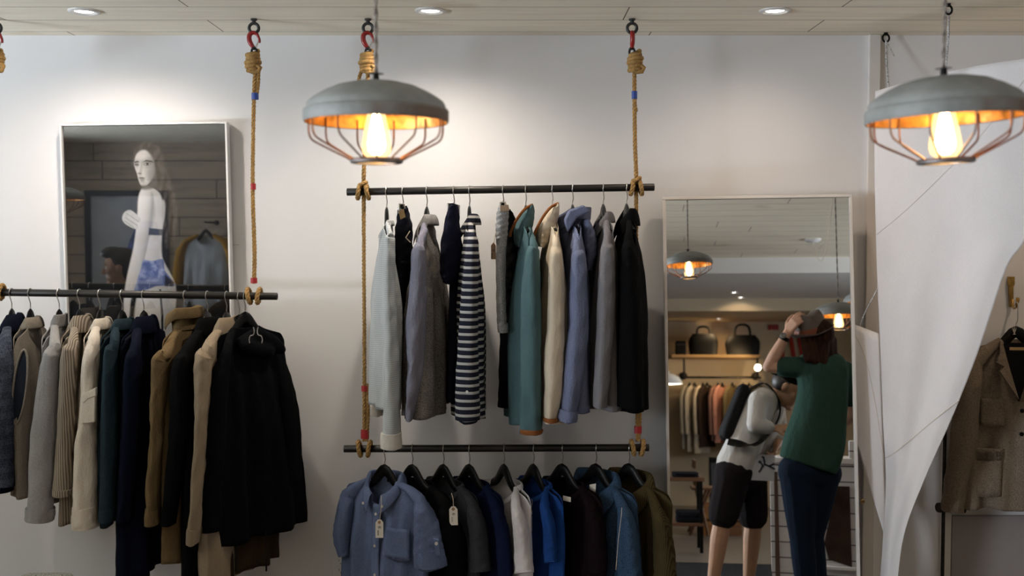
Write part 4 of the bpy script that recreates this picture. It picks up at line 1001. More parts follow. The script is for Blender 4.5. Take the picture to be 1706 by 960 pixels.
cn = thing('canvas_sheet', 'large white canvas sheet hung on cords beside the mirror, swept to a point', 'canvas', canvas(.5, 1))
build('cloth', Mesh().grid(lambda a, b: canvas(a, b), 50, 90), M_canvas, cn, solid=.002)
fold = lambda a, b: P(lerp(1422, lerp(1464, 1478, b), a), lerp(lerp(540, 722, b), lerp(556, 908, b), a), 4.40 + .02 * math.sin(3 * a + 2 * b))
build('back_fold', Mesh().grid(fold, 14, 20), M_canvas, cn, solid=.002)
def ring_at(c, nrm, r, rr, mat, parent, name='grommet'):
    nrm = Vector(nrm).normalized(); a = nrm.orthogonal().normalized(); b = nrm.cross(a)
    build(name, Mesh().tube([c + a * r * math.cos(t) + b * r * math.sin(t) for t in [2 * PI * i / 20 for i in range(20)]], rr, 8, loop=True), mat, parent)
ring_at(canvas(.70, .03, .003), (0, -1, 0), .0075, .0035, M_brass, cn)
ring_at(P(1437, 836, 4.40), (0, -1, 0), .007, .003, M_brass, cn)
M_seam = plain('seam_thread', (.66, .60, .52), .9)
build('seam', Mesh().tube([canvas(a, lerp(.625, .53, a ** 1.4), .0025) for a in [i / 30 for i in range(31)]], .0018, 5), M_seam, cn)
build('seam', Mesh().tube([canvas(a, lerp(.235, .02, a), .0025) for a in [i / 30 for i in range(31)]], .0007, 5), M_seam, cn)
build('seam', Mesh().tube([fold(i / 12, .10 + .5 * (i / 12) ** 2) - Vector((0, .002, 0)) for i in range(13)], .0014, 5), M_seam, cn)
M_fleck = plain('flecked_cord', (.52, .51, .51), .9, var=.75, nscale=160)
def cord(label, pts, hook=None, tail=None, r=.0042):
    t = thing('flecked_cord', label, 'cord', pts[-1])
    build('line', twist(Mesh(), pts, r), M_fleck, t)
    if tail: build('tail', twist(Mesh(), tail, r * .7), M_fleck, t)
    if hook:
        ring_at(hook + Vector((0, 0, -.022)), (.3, -1, 0), .016, .004, M_black, t, 'screw_eye')
        build('screw', Mesh().lathe([(.009, ZC), (.009, ZC - .004), (.004, ZC - .006), (.004, ZC - .012)], (hook.x, hook.y, 0), 10, True), M_black, t)
h1 = P(1476, 57, 4.5); h1 = h1 + (P(1476, 57, 4.5) - EYE) * 0; h1.z = ZC; h1.y = 4.5
cord('flecked cord holding the left corner of the canvas sheet', [P(1476, 64, 4.5), P(1477, 100, 4.45), P(1479, 130, 4.4), P(1482, 160, 4.36)], h1, [P(1477, 70, 4.49), P(1484, 82, 4.48), P(1490, 94, 4.48)])
h2 = onceil(1580, 6)
cord('flecked cord behind the right pendant flex, holding the canvas top', [P(1581, 16, h2.y), P(1580, 60, h2.y + .02), P(1576, 110, h2.y + .06), P(1573, 142, 4.06)], h2, [P(1577, 16, h2.y), P(1574, 60, h2.y), P(1571, 120, h2.y + .05)])
cord('flecked cord tied from the canvas edge back towards the mirror', [P(1463, 480, 4.36), P(1452, 500, 4.38), P(1438, 528, 4.41), P(1424, 570, 4.44)], r=.003)

# ------------------------------------------------------------------ fitting-room side: hook, blazer, pipe
bh = thing('coat_hook', 'old brass coat hook holding the oatmeal blazer', 'hook', P(1688, 500, 4.55))
pl_ = [P(x, y, 4.54) for x, y in ((1681, 461), (1691, 461), (1691, 474), (1689, 478), (1689, 512), (1684, 512), (1682, 476), (1681, 474))]
build('plate', Mesh().prism(pl_, (0, .018, 0)), M_brass, bh, bevel=.002)
build('prong', Mesh().tube([Vector(v) for v in spline([P(1687, 500, 4.54), P(1688, 512, 4.51), P(1691, 513, 4.47), P(1694, 508, 4.45), P(1696, 496, 4.45)], 20)], [.0055] * 14 + [.006, .0065, .007, .0075, .008, .0075], 10), M_brass, bh)
F_blazer = fabric('oatmeal_tweed', (.205, .165, .125), (.12, .095, .07), kind='tweed', weave=1000, fold=.5)
F_lining = fabric('black_lining', (.008, .008, .009))
apx = P(1693, 541, 4.43)
hanger(None, 0, 84, 'the oatmeal blazer on the brass hook', W=.20, apex=apx, drop=.075)
tz, Mz, az, Lz = garment('blazer', 'oatmeal tweed blazer with patch pockets hanging from a brass hook', 'oatmeal blazer', 'upper', 0, 84, 868, F_blazer, cat='jacket', b=.05, Wd=.215, nw=.062, nv=.045, fd=.20, flare=1.12, apex=apx, hang=False, group='',
    sleeve=[(1757, 592, 14), (1768, 660, 18), (1778, 740, 19), (1786, 800, 18), (1790, 852, 17)], sdep=4.41, far=[(1626, 604, 14), (1612, 660, 18), (1602, 740, 19), (1592, 800, 18), (1586, 852, 17)], fdep=4.40, sthick=.055, collar_kind=None)
del tz['group']
bf = -.075
build('lapel', Mesh().prism([Mz @ Vector(v) for v in ((-.07, -.03, -.062), (-.082, -.062, -.11), (-.098, -.07, -.15), (-.07, -.078, -.165), (-.088, -.08, -.185), (-.01, -.082, -.30), (-.052, -.06, -.14), (-.058, -.02, -.07))], Mz.to_3x3() @ Vector((0, .012, 0))), F_blazer, tz, bevel=.002)
build('lapel', Mesh().prism([Mz @ Vector(v) for v in ((.07, -.03, -.062), (.082, -.062, -.11), (.098, -.07, -.15), (.07, -.078, -.165), (.088, -.08, -.185), (.01, -.082, -.30), (.052, -.06, -.14), (.058, -.02, -.07))], Mz.to_3x3() @ Vector((0, .012, 0))), F_blazer, tz, bevel=.002)
build('lining', Mesh().prism([Mz @ Vector(v) for v in ((-.05, -.012, -.075), (.05, -.012, -.075), (.055, -.03, -.15), (0, -.056, -.31), (-.055, -.03, -.15))], Mz.to_3x3() @ Vector((0, .02, 0))), F_lining, tz)
build('neck_label', Mesh().box((-.03, -.018, -.104), (.03, -.0145, -.092)), plain('gold_label', (.45, .30, .14), .6), tz, local=True)
for zz in (-.345, -.44): dots(tz, Mz, [(.004, -.074, zz)], M_black, .009)
def patch(u0, u1, z0, z1, name, flap=0):
    me = Mesh().grid(lambda a, b: (lerp(u0, u1, a), -.064 + .02 * abs(lerp(u0, u1, a)) / .2, lerp(z0, z1, b) - .008 * math.sin(PI * a) * (b > .9)), 8, 8)
    build(name, me, F_blazer, tz, local=True, solid=.004)
patch(-.185, -.065, -.515, -.70, 'patch_pocket'); patch(-.188, -.062, -.505, -.55, 'pocket_flap'); patch(-.15, -.06, -.30, -.41, 'breast_pocket')
build('hanger_mark', Mesh(), M_tag, tz) if False else None
# small pale mark printed on that hanger
mk = [o for o in C.objects if o.name.startswith('clothes_hanger') and 'brass hook' in o['label']][0]
me = Mesh()
for x0, y0, x1, y1 in ((1687, 547, 1690, 556), (1693, 547, 1690, 556), (1690, 546, 1690, 552), (1688, 557, 1692, 557)):
    a, b = P(x0, y0, 4.408), P(x1, y1, 4.408); me.tube([a, b], .0011, 5)
build('printed_mark', me, M_tag, mk, label='small pale printed mark')
pp = P(1571, 900, 4.46)
tpipe = thing('iron_pipe', 'thin black upright iron pipe behind the hem of the canvas', 'pipe', (pp.x, pp.y, 0))
build('tube', Mesh().tube([(pp.x, pp.y, 0), (pp.x, pp.y, 1), (pp.x, pp.y, P(0, 700, 4.46).z)], .0075, 12), M_pipe, tpipe)
c0, c1 = P(1563, 846, 4.46), P(1604, 846, 4.50)
build('clamp', Mesh().tube([c0, lerp(c0, c1, .15), lerp(c0, c1, .5), c1], [.020, .022, .016, .016], 14), M_pipe, tpipe)
build('flange', Mesh().tube([c1, c1 + Vector((.006, .0, 0))], .024, 18), M_pipe, tpipe)
build('foot', Mesh().lathe([(.03, 0), (.03, .008), (.012, .014), (.009, .03)], (pp.x, pp.y, 0), 18, True), M_pipe, tpipe)

# ------------------------------------------------------------------ power outlet
oc = P(568, 943, 4.553)
to = thing('power_outlet', 'white double power outlet on the wall beside the blue shirt', 'outlet', oc)
build('cover_plate', Mesh().box(oc + Vector((-.035, -.004, -.057)), oc + Vector((.035, .006, .057))), M_white, to, bevel=.002)
for dz in (.02, -.02):
    s_ = build('socket_face', lathe_dot(oc + Vector((0, -.004, dz)), (0, -1, 0), .0165, .002), M_white, to)
    build('slots', Mesh().box(oc + Vector((-.008, -.0068, dz)), oc + Vector((-.006, -.004, dz + .009))).box(oc + Vector((.006, -.0068, dz)), oc + Vector((.008, -.004, dz + .008))).box(oc + Vector((-.002, -.0068, dz - .01)), oc + Vector((.002, -.004, dz - .006))), M_ink, s_)

# ------------------------------------------------------------------ folded knitwear at the lower left
fx = P(60, 969, 3.9)
tb_ = thing('display_table', 'low wooden display table below the left rail', 'table', (fx.x, 3.9, 0))
ztop = fx.z - .120
M_wood = plain('oiled_wood', (.26, .145, .07), .5, var=.3, nscale=10, stretch=(.5, 6, 6))
build('table_top', Mesh().box((fx.x - .5, 3.6, ztop - .035), (fx.x + .3, 4.15, ztop)), M_wood, tb_, bevel=.004)
for sx in (-.46, .26):
    for sy in (3.64, 4.11): build('leg', Mesh().box((fx.x + sx - .022, sy - .022, 0), (fx.x + sx + .022, sy + .022, ztop - .035)), M_dsteel, tb_)
F_fold = fabric('cream_marl', (.55, .52, .47), (.10, .10, .10), kind='tweed', weave=500)
def folded(label, c, w, d, h, mat, n=2, group=None, cat='clothing', name='folded_sweater'):
    t = thing(name, label, cat, c, group)
    for k in range(n):
        z0 = c[2] + h * k / n; z1 = c[2] + h * (k + 1) / n - .001
        me = Mesh().grid(lambda a, b: (c[0] + (a - .5) * w + .006 * math.sin(7 * b + k), c[1] + (b - .5) * d, z1 - .010 * (abs(2 * a - 1) ** 6 + abs(2 * b - 1) ** 6) + .003 * math.sin(9 * a + 4 * b + k)), 14, 14)
        rim = []
        ring = lambda s_, z: [(c[0] + math.copysign(min(1, abs(math.cos(u)) ** .3), math.cos(u)) * w / 2 * s_, c[1] + math.copysign(min(1, abs(math.sin(u)) ** .3), math.sin(u)) * d / 2 * s_, z) for u in [2 * PI * i / 40 for i in range(40)]]
        me = Mesh().rings([ring(.97, z0), ring(1., lerp(z0, z1, .3)), ring(1., lerp(z0, z1, .7)), ring(.95, z1), ring(.5, z1 + .003), ring(.05, z1 + .003)])
        build('fold', me, mat, t)
    return t
folded('black and cream marled sweater folded at the bottom left corner', (fx.x, 3.88, ztop), .20, .30, .115, F_fold, 3)

# ------------------------------------------------------------------ people
def hand(me, w, d, pn, side, curl=.5, s=1., spread=.12):
    """w: wrist, d: towards the knuckles, pn: palm normal, side: +1 if the thumb is at d x pn"""
    w = Vector(w); d = Vector(d).normalized(); pn = Vector(pn); pn = (pn - d * pn.dot(d)).normalized(); x = d.cross(pn) * side
    K = []
    for i, off in enumerate((.027, .009, -.009, -.026)):
        k = w + (d * (.088 - .004 * abs(i - 1)) + x * off) * s; K.append(k)
        me.capsule(w + x * off * .55 * s, .014 * s, k, .0118 * s)
    for i, L in enumerate((.070, .078, .072, .056)):
        p = K[i]; a = 0
        sp = x * (spread * (1.2 - i * .8))
        for j, f in enumerate((.45, .30, .25)):
            a += curl * (.75 + .15 * i) * (.9 if j else .7)
            dd = ((d * math.cos(a) + pn * math.sin(a)) + sp * math.cos(a)).normalized(); q = p + dd * L * f * s
            me.capsule(p, (.0098 - .0008 * j) * s, q, (.0090 - .0008 * j) * s); p = q
    b = w + (d * .028 + x * .024) * s; c = b + (d * .6 + x * .75 + pn * .25).normalized() * .036 * s
    e = c + (d * .85 + x * .35 + pn * .35).normalized() * .032 * s; g = e + (d * .95 + x * .05 + pn * (.2 + curl * .4)).normalized() * .026 * s
    me.capsule(b, .0145 * s, c, .0115 * s).capsule(c, .0112 * s, e, .0098 * s).capsule(e, .0098 * s, g, .0085 * s)
def axes(fwd, up):
    f = Vector(fwd).normalized(); u = Vector(up); u = (u - f * u.dot(f)).normalized(); return f, f.cross(u), u
def head(me, c, fwd, up, s=1.):
    f, r, u = axes(fwd, up); c = Vector(c); rot = Matrix((f, r, u)).transposed()
    q = lambda a, b, d: c + (f * a + r * b + u * d) * s
    me.sphere(q(-.008, 0, .028), (.093 * s, .074 * s, .088 * s), 20, 14, rot).sphere(q(.022, 0, -.045), (.064 * s, .056 * s, .066 * s), 16, 12, rot)
    me.capsule(q(.080, 0, .022), .010 * s, q(.100, 0, -.018), .0145 * s).sphere(q(.070, 0, -.092), (.022 * s, .026 * s, .018 * s), 12, 8, rot)
    me.capsule(q(.078, -.034, .034), .010 * s, q(.078, .034, .034), .010 * s).capsule(q(.078, -.018, -.052), .0085 * s, q(.078, .018, -.052), .0085 * s).capsule(q(.077, -.016, -.063), .009 * s, q(.077, .016, -.063), .009 * s)
    for sd in (-1, 1):
        me.sphere(q(.058, .036 * sd, -.012), (.026 * s, .022 * s, .024 * s), 10, 8, rot)
        me.sphere(q(-.006, .076 * sd, .0), (.017 * s, .007 * s, .030 * s), 10, 8, rot)
    return q
def eyes(t, q, s=1.):
    for sd in (-1, 1):
        e = build('eye', Mesh().sphere(q(.0735, .031 * sd, .012), .0115 * s, 12, 8), plain('eye_white', (.75, .72, .68), .3), t)
        build('iris', Mesh().sphere(q(.0815, .031 * sd, .012), .0052 * s, 10, 6), M_ink, e)
def limb(me, *pr):
    for (a, ra), (b, rb) in zip(pr, pr[1:]): me.capsule(a, ra, b, rb)
def body(t, J, mat, s=1.):
    """one continuous skin: trunk, neck, head, limbs, hands and feet"""
    me = Mesh()
    hc = (J['hipA'] + J['hipB']) / 2; sc = (J['shA'] + J['shB']) / 2
    for k in 'AB':
        me.capsule(J['hip' + k], .088, J['hip' + ('B' if k == 'A' else 'A')], .088)
        me.capsule(J['sh' + k], .05, sc, .068).capsule(lerp(sc, J['sh' + k], .5), .062, lerp(hc, J['hip' + k], .6), .076)
        limb(me, (J['sh' + k], .050), (lerp(J['sh' + k], J['el' + k], .5), .045), (J['el' + k], .036), (lerp(J['el' + k], J['wr' + k], .35), .038), (J['wr' + k], .025))
        limb(me, (J['hip' + k], .085), (lerp(J['hip' + k], J['kn' + k], .5), .072), (J['kn' + k], .052), (lerp(J['kn' + k], J['an' + k], .3), .055), (J['an' + k], .034))
        a = J['an' + k]; toe = J.get('toe' + k, J['fwd']); toe = Vector((toe.x, toe.y, 0)).normalized()
        me.capsule(Vector((a.x, a.y, .035)) - toe * .04, .033, Vector((a.x, a.y, .028)) + toe * .13, .026).capsule(a, .034, Vector((a.x, a.y, .04)), .036)
        h = J['hand' + k]; hand(me, J['wr' + k], h[0], h[1], h[2], h[3] if len(h) > 3 else .5)
    me.capsule(sc, .06, J['neck'], .052).capsule(J['neck'], .052, J['head'] - J['hup'] * .04, .05)
    q = head(me, J['head'], J['hfwd'], J['hup'], s)
    blob('body', me, mat, t, .0055, 3); eyes(t, q, s)
    return q
def shoes(t, J, mat):
    for k in 'AB':
        me = Mesh(); a = J['an' + k]; toe = J.get('toe' + k, J['fwd']); toe = Vector((toe.x, toe.y, 0)).normalized()
        me.capsule(Vector((a.x, a.y, .044)) - toe * .05, .043, Vector((a.x, a.y, .036)) + toe * .15, .035).capsule(Vector((a.x, a.y, .05)), .045, Vector((a.x, a.y, .085)), .044)
        for v in me.v: v.z = max(v.z, .002)
        blob('shoe', me, mat, t, .008, 3)
def px_R(path, seg=24, ref=(1, 0, 0), me=None, fn=None, n=40):
    """a loft through (px, py, half width px, depth radius m, y)"""
    q = spline(path, n); pts = [R(x, y, d) for x, y, h, r, d in q]; rad = [(h * Rscale(x, y, d), r) for x, y, h, r, d in q]
    return (me or Mesh()).tube(pts, rad, seg, ref=ref, fn=fn)
UP = Vector((0, 0, 1))
# -- the man in the hat (his back to the mirror)
tp = thing('person', 'person in green T-shirt and jeans touching a felt hat, back to the mirror', 'person', (R(1350, 990, 2.54).x, 2.54, 0), 'people reflected in the mirror')
J = dict(fwd=Vector((-.25, -1, 0)), head=R(1361, 566, 2.53), hup=Vector((.10, -.05, 1)).normalized(), hfwd=Vector((-.45, -1, -.1)), neck=R(1369, 594, 2.55),
    shA=R(1333, 612, 2.54), shB=R(1409, 622, 2.47), elA=R(1281, 611, 2.53), elB=R(1424, 690, 2.37), wrA=R(1311, 556, 2.58), wrB=R(1392, 712, 2.21),
    hipA=R(1329, 786, 2.56), hipB=R(1369, 788, 2.51), knA=R(1336, 898, 2.56), knB=R(1352, 893, 2.47), anA=R(1345, 993, 2.58), anB=R(1363, 993, 2.50))
J['handA'] = (R(1331, 527, 2.61) - J['wrA'], Vector((.3, -.75, -.6)), -1, .55); J['handB'] = (Vector((-.8, -.3, .2)), Vector((0, 0, -1)), 1, .5)
for k in 'AB': J['an' + k].z = .085
body(tp, J, M_skin)
F_green = fabric('bottle_green_jersey', (.040, .088, .070), (.026, .06, .048), weave=700, fold=.5)
me = px_R([(1370, 594, 15, .06, 2.55), (1368, 602, 38, .085, 2.455), (1370, 616, 43, .10, 2.54), (1371, 650, 42, .115, 2.54), (1366, 692, 45, .125, 2.54), (1357, 738, 52, .13, 2.54), (1346, 776, 51, .13, 2.54)], fn=lambda t, ph: 1 + .03 * t * math.sin(4 * ph + 5 * t) + .02 * t * math.sin(9 * ph))
sA = J['shA']; me.capsule(sA, .064, lerp(sA, J['elA'], .52), .060).capsule(J['shB'], .07, lerp(J['shB'], J['elB'], .55), .068)
blob('shirt', me, F_green, tp, .008, 5)
me = Mesh()
for k in 'AB':
    me.capsule(J['hip' + k] + Vector((0, 0, .0)), .112, J['hip' + ('B' if k == 'A' else 'A')], .112)
    limb(me, (J['hip' + k], .108), (lerp(J['hip' + k], J['kn' + k], .5), .092), (J['kn' + k], .070), (lerp(J['kn' + k], J['an' + k], .4), .068), (J['an' + k] + Vector((0, 0, .01)), .056))
blob('jeans', me, fabric('navy_denim', (.012, .022, .042), (.006, .012, .024), weave=900), tp, .008, 4)
shoes(tp, J, M_black)
f, r, u = axes(J['hfwd'], J['hup']); hc = J['head']
me = Mesh(); rot = Matrix((f, r, u)).transposed()
me.sphere(hc - f * .022 + u * .03, (.094, .084, .092), 18, 12, rot)
for dx in (-.075, -.04, 0, .04, .075):
    me.capsule(hc - f * (.055 - abs(dx) * .5) + r * dx, .042, hc - f * (.075 - abs(dx) * .4) + r * dx * 1.15 - u * (.150 - abs(dx) * .2), .024)
blob('hair', me, plain('dark_brown_hair', (.030, .012, .007), .85, spec=.15, var=.6, nscale=30, stretch=(3, 3, .4)), tp, .008, 4)
wa, we = J['wrA'], J['elA']; wd_ = (we - wa).normalized(); cw = wa + wd_ * .03; o1 = wd_.orthogonal().normalized(); o2 = wd_.cross(o1)
tw = build('wristwatch', Mesh().tube([cw - wd_ * .011, cw, cw + wd_ * .011], [.030, .032, .031], 20), M_black, tp, label='dark wristwatch')
build('watch_face', lathe_dot(cw + Vector((-.010, .03, .012)), (-.3, .9, .3), .018, .006), M_dsteel, tw)
# the hat stays a thing of its own
hatc = R(1352, 556, 2.52)
M = Matrix.Translation(hatc) @ Matrix.Rotation(math.radians(-13), 4, 'Y') @ Matrix.Rotation(math.radians(-8), 4, 'X')
M_felt = plain('grey_brown_felt', (.125, .10, .085), .85, var=.15, nscale=30, bump=.2, bscale=300)
th_ = thing('felt_hat', 'grey-brown felt hat with rust band on the head of the green-shirted person', 'hat', mat=M)
def crown(z, k):
    out = []
    for i in range(40):
        a = 2 * PI * i / 40; x, y = .092 * k * math.cos(a), .106 * k * math.sin(a)
        pin = 1 - .16 * sm((z - .06) / .06) * max(0, -math.sin(a)) * abs(math.cos(a)) * 2
        dz = -.030 * sm((z - .09) / .04) * math.exp(-(x / .035) ** 2) * (1 if k < .8 else .3)
        out.append((x * pin, y * pin, z + dz))
    return out
build('crown', Mesh().rings([crown(-.004, 1.0), crown(.02, 1.0), crown(.05, .985), (crown(.085, .95)), crown(.110, .89), crown(.128, .78), crown(.134, .6), crown(.132, .35), crown(.130, .08)]), M_felt, th_, local=True)
br = lambda k, z: [(.092 * k * math.cos(a) * 1.02, .106 * k * math.sin(a), z + .022 * (k - 1) / .42 * abs(math.cos(a)) - .012 * max(0, -math.sin(a)) * (k - 1) / .42) for a in [2 * PI * i / 40 for i in range(40)]]
build('brim', Mesh().rings([br(.96, .0), br(1.0, -.004), br(1.2, -.006), br(1.42, .0), br(1.43, .004), br(1.2, -.001), br(1.0, .002), br(.96, .004)], cap=False), M_felt, th_, local=True)
build('hat_band', Mesh().rings([crown(.003, 1.02), crown(.02, 1.022), crown(.034, 1.015), crown(.035, .99)], cap=False), plain('rust_ribbon', (.22, .055, .02), .6), th_, local=True, label='rust-coloured ribbon band')
# -- the bending man in white
tp = thing('person', 'bending person in white long-sleeved top and dark shorts with a backpack', 'person', (R(1230, 990, 2.1).x, 2.1, 0), 'people reflected in the mirror')
J = dict(fwd=Vector((1, -.25, 0)), head=R(1311, 648, 2.12), hup=Vector((.50, .05, .86)).normalized(), hfwd=Vector((.80, .25, -.55)), neck=R(1287, 661, 2.10),
    shA=R(1264, 668, 2.24), shB=R(1290, 676, 1.97), elA=R(1258, 708, 2.30), wrA=R(1288, 714, 2.27), elB=R(1300, 722, 1.98), wrB=R(1294, 745, 2.10),
    hipA=R(1222, 788, 2.17), hipB=R(1248, 790, 2.02), knA=R(1203, 866, 2.19), knB=R(1255, 868, 2.03), anA=R(1187, 965, 2.16), anB=R(1247, 968, 2.0), toeA=Vector((.7, .7, 0)), toeB=Vector((.9, .3, 0)))
for k in 'AB': J['an' + k].z = .085
J['handA'] = (Vector((1, .0, .05)), Vector((.1, -.5, -.8)), 1, .35); J['handB'] = (R(1286, 762, 2.16) - J['wrB'], Vector((-.8, .3, .1)), -1, .6)
q_ = body(tp, J, M_skin2)
F_top = fabric('white_cotton', (.78, .76, .74), (.68, .66, .64), weave=800, fold=.5)
me = Mesh()
hcn = (J['hipA'] + J['hipB']) / 2; scn = (J['shA'] + J['shB']) / 2
for k in 'AB':
    me.capsule(J['sh' + k], .066, scn, .09).capsule(lerp(scn, J['sh' + k], .5), .095, lerp(hcn, J['hip' + k], .8) + Vector((0, 0, .045)), .118)
    limb(me, (J['sh' + k], .064), (lerp(J['sh' + k], J['el' + k], .5), .058), (J['el' + k], .050), (lerp(J['el' + k], J['wr' + k], .72 if k == 'A' else .5), .042))
me.capsule(scn, .075, J['neck'] - Vector((.02, 0, .02)), .06)
blob('top', me, F_top, tp, .008, 5)
me = Mesh()
for k in 'AB':
    me.capsule(J['hip' + k], .118, J['hip' + ('B' if k == 'A' else 'A')], .118)
    limb(me, (J['hip' + k], .112), (lerp(J['hip' + k], J['kn' + k], .88), .094))
blob('shorts', me, fabric('charcoal_cotton', (.022, .018, .020), (.014, .012, .013)), tp, .008, 3)
f, r, u = axes(J['hfwd'], J['hup']); hc = J['head']; rot = Matrix((f, r, u)).transposed()
me = Mesh().sphere(hc - f * .022 + u * .030, (.094, .078, .086), 18, 12, rot)
blob('hair', me, plain('black_hair', (.02, .013, .010), .5, var=.5, nscale=40), tp, .008, 3)
shoes(tp, J, M_white)
me = Mesh().sphere(hc - f * .020 + u * .060, (.098, .083, .066), 18, 12, rot); blob('cap_crown', me, F_tee, tp, .01, 2)
f2 = -f
build('cap_brim', Mesh().rings([[hc + u * .045 + f2 * (.085 + d * .07 * math.cos(a)) + r * (.07 * math.sin(a)) - u * .012 * d + u * h for a in [PI * (i / 12 - .5) for i in range(13)]] for d, h in ((0, 0), (.5, .004), (1, 0), (1, -.004), (.5, -.002), (0, -.006))], closed=False, cap=False), F_tee, tp)
tk = thing('backpack', 'black backpack on the back of the bending person', 'backpack', R(1215, 740, 2.1))
sp = (scn - hcn).normalized(); bk = sp.cross(Vector((0, 1, 0))).normalized()
if bk.x > 0: bk = -bk
bc = lerp(hcn, scn, .62) + bk * .165
bc = lerp(hcn, scn, .78) + bk * .165
me = Mesh()
for a in (-1, 1):
    me.capsule(bc + sp * .13 + Vector((0, a * .08, 0)), .034, bc - sp * .15 + Vector((0, a * .09, 0)), .046)
me.capsule(bc + sp * .13, .036, bc - sp * .16, .052)
blob('bag', me, plain('black_nylon', (.006, .006, .007), .75, var=.3, spec=.2), tk, .01, 6)
stp = [lerp(scn, J['shA'], .55) + v for v in (bk * .12 + sp * .02, bk * .02 + sp * .112, -bk * .105 + sp * .02, -bk * .115 - sp * .13, -bk * .03 - sp * .26 + Vector((0, .125, 0)), bk * .12 - sp * .30 + Vector((0, .1, 0)))]
build('strap', Mesh().tube([Vector(v) for v in spline(stp, 30)], [(.006, .026)] * 30, 10, ref=bk), M_black, tk)
bq = lambda x, y, d=0: R(x, y, 2.215 + d)
tk = thing('booklet', 'white printed booklet held by the bending person', 'booklet', bq(1268, 801))
build('pages', Mesh().prism([bq(1253, 757), bq(1291, 758), bq(1290, 802), bq(1246, 800)], (0, -.008, 0)), M_tag, tk, smooth=False)
build('cover', Mesh().prism([bq(1253, 757, .003), bq(1291, 758, .003), bq(1290, 802, .003), bq(1246, 800, .003)], (0, -.002, 0)), plain('white_cover', (.66, .66, .70), .5), tk, smooth=False)
me = Mesh()
for a in (((1268, 772), (1272, 778)), ((1272, 762), (1274, 772)), ((1269, 761), (1273, 763)), ((1272, 773), (1281, 777)), ((1271, 775), (1267, 784)), ((1281, 777), (1290, 773)), ((1281, 777), (1291, 782)), ((1267, 784), (1264, 787))):
    me.tube([bq(*a[0], .0045), bq(*a[1], .0045)], [(.0015, .006)] * 2, 6, ref=(0, 1, 0))
me.sphere(bq(1266, 770, .0045), (.009, .0015, .009), 10, 6)
build('printed_figure', me, plain('blue_black_ink', (.02, .02, .045), .6), tk)

# ------------------------------------------------------------------ white boarded counter
def Rz(px, py, z):
    a, b = R(px, py, 3.), R(px, py, -3.); k = (z - a.z) / (b.z - a.z); return lerp(a, b, k)
M_wboard = planks('white_boards', (.74, .72, .72), 2, .098, 0, (.03, .025, .025), seam=.035, var=.1, rough=.55)
yw = math.radians(16); cx = R(1284, 880, 1.62)
CM = Matrix.Translation((cx.x, 1.62, 0)) @ Matrix.Rotation(yw, 4, 'Z')
tc_ = thing('counter', 'white boarded shop counter behind the two reflected people', 'counter', mat=CM)
build('boarding', Mesh().box((0, -.55, 0), (.95, 0, .80)), M_wboard, tc_, local=True, bevel=.003)
build('counter_top', Mesh().box((-.02, -.57, .80), (.97, .02, .835)), M_white, tc_, local=True, bevel=.004)
build('end_post', Mesh().box((.50, -.05, .835), (.60, .012, .95)), M_wboard, tc_, local=True, bevel=.006)
nf = lambda px, py: (CM.inverted() @ R(px, py, 1.70))
a = nf(1376, 855)
build('niche_panel', Mesh().prism([(.335, .004, .30), (.42, .004, .66), (.50, .004, .66), (.50, .004, .16), (.36, .004, .20)], (0, .006, 0)), plain('smoked_panel', (.05, .03, .022), .2, var=.4), tc_, local=True)
build('niche_sill', Mesh().box((.33, .002, .14), (.53, .035, .16)), M_white, tc_, local=True, bevel=.002)
ic = CM @ Vector((.05, .011, .55))
build('shadow_strip', Mesh().prism([(.025, .0012, .02), (.055, .0012, .02), (.050, .0012, .74), (.028, .0012, .74)], (0, .0015, 0)), plain('shadow_brown', (.10, .05, .03), .6), tc_, local=True, label='brown strip down the boards')  # a man's cast shadow on the counter, painted as a thin brown strip

# ------------------------------------------------------------------ other lamps of the shop
c2 = R(1397, 527, 1.9); cap2 = Rz(1354, 399, ZC); hk = Rz(1384, 378, ZC)
pendant(c2, 'aged grey caged pendant lamp reflected in the mirror beside the hat', R=.155, spin=.1, swag=((c2.x, c2.y, ZC - .02), (cap2.x, cap2.y, ZC - .02)))
c3 = R(1446, 505, 1.6)
pendant(c3, 'aged grey caged pendant lamp half cut off by the mirror edge', R=.155, spin=.6)
pendant((-2.93, 2.0, 2.06), 'aged grey caged pendant lamp reflected dimly in the poster glass', R=.15)
GR_ = 'recessed lights in the plaster ceiling'
d1 = Rz(1223, 487, ZL); downlight(d1, 'largest recessed light in the lower plaster ceiling, reflected in the mirror', GR_, r=.05, power=14 * POWER['rear'], color=(1, .78, .5), es=20.)
d2 = Rz(1220, 512, ZL); d2.y = max(d2.y, -3.75); downlight(d2, 'recessed light second from the board ceiling, reflected in the mirror', GR_, r=.05, power=16 * POWER['rear'], color=(1, .72, .42), es=20.)
d3 = Rz(1197, 531, 2.36); downlight(d3, 'recessed light nearest the back wall shelf, reflected in the mirror', GR_, r=.05, power=18 * POWER['rear'], color=(1, .68, .36), es=20.)
dm = R(1112, 640, -3)
td = thing('dome_lamp', 'white dome lamp at the left edge of the mirror reflection', 'lamp', dm)
build('dome', Mesh().lathe([(.165, -.0), (.160, .02), (.13, .07), (.07, .105), (.02, .115), (.02, .14), (.004, .15)], dm, 32), M_white, td)
build('diffuser', Mesh().lathe([(.16, .002), (.08, -.006), (.001, -.008)], dm, 32), plain('lit_diffuser', (1, 1, 1), .5, emit=(1., .86, .62), estr=5.), td)
build('flex', Mesh().tube([dm + Vector((0, 0, .15)), Vector((dm.x, dm.y, ZL))], .003, 6), M_cord, td)

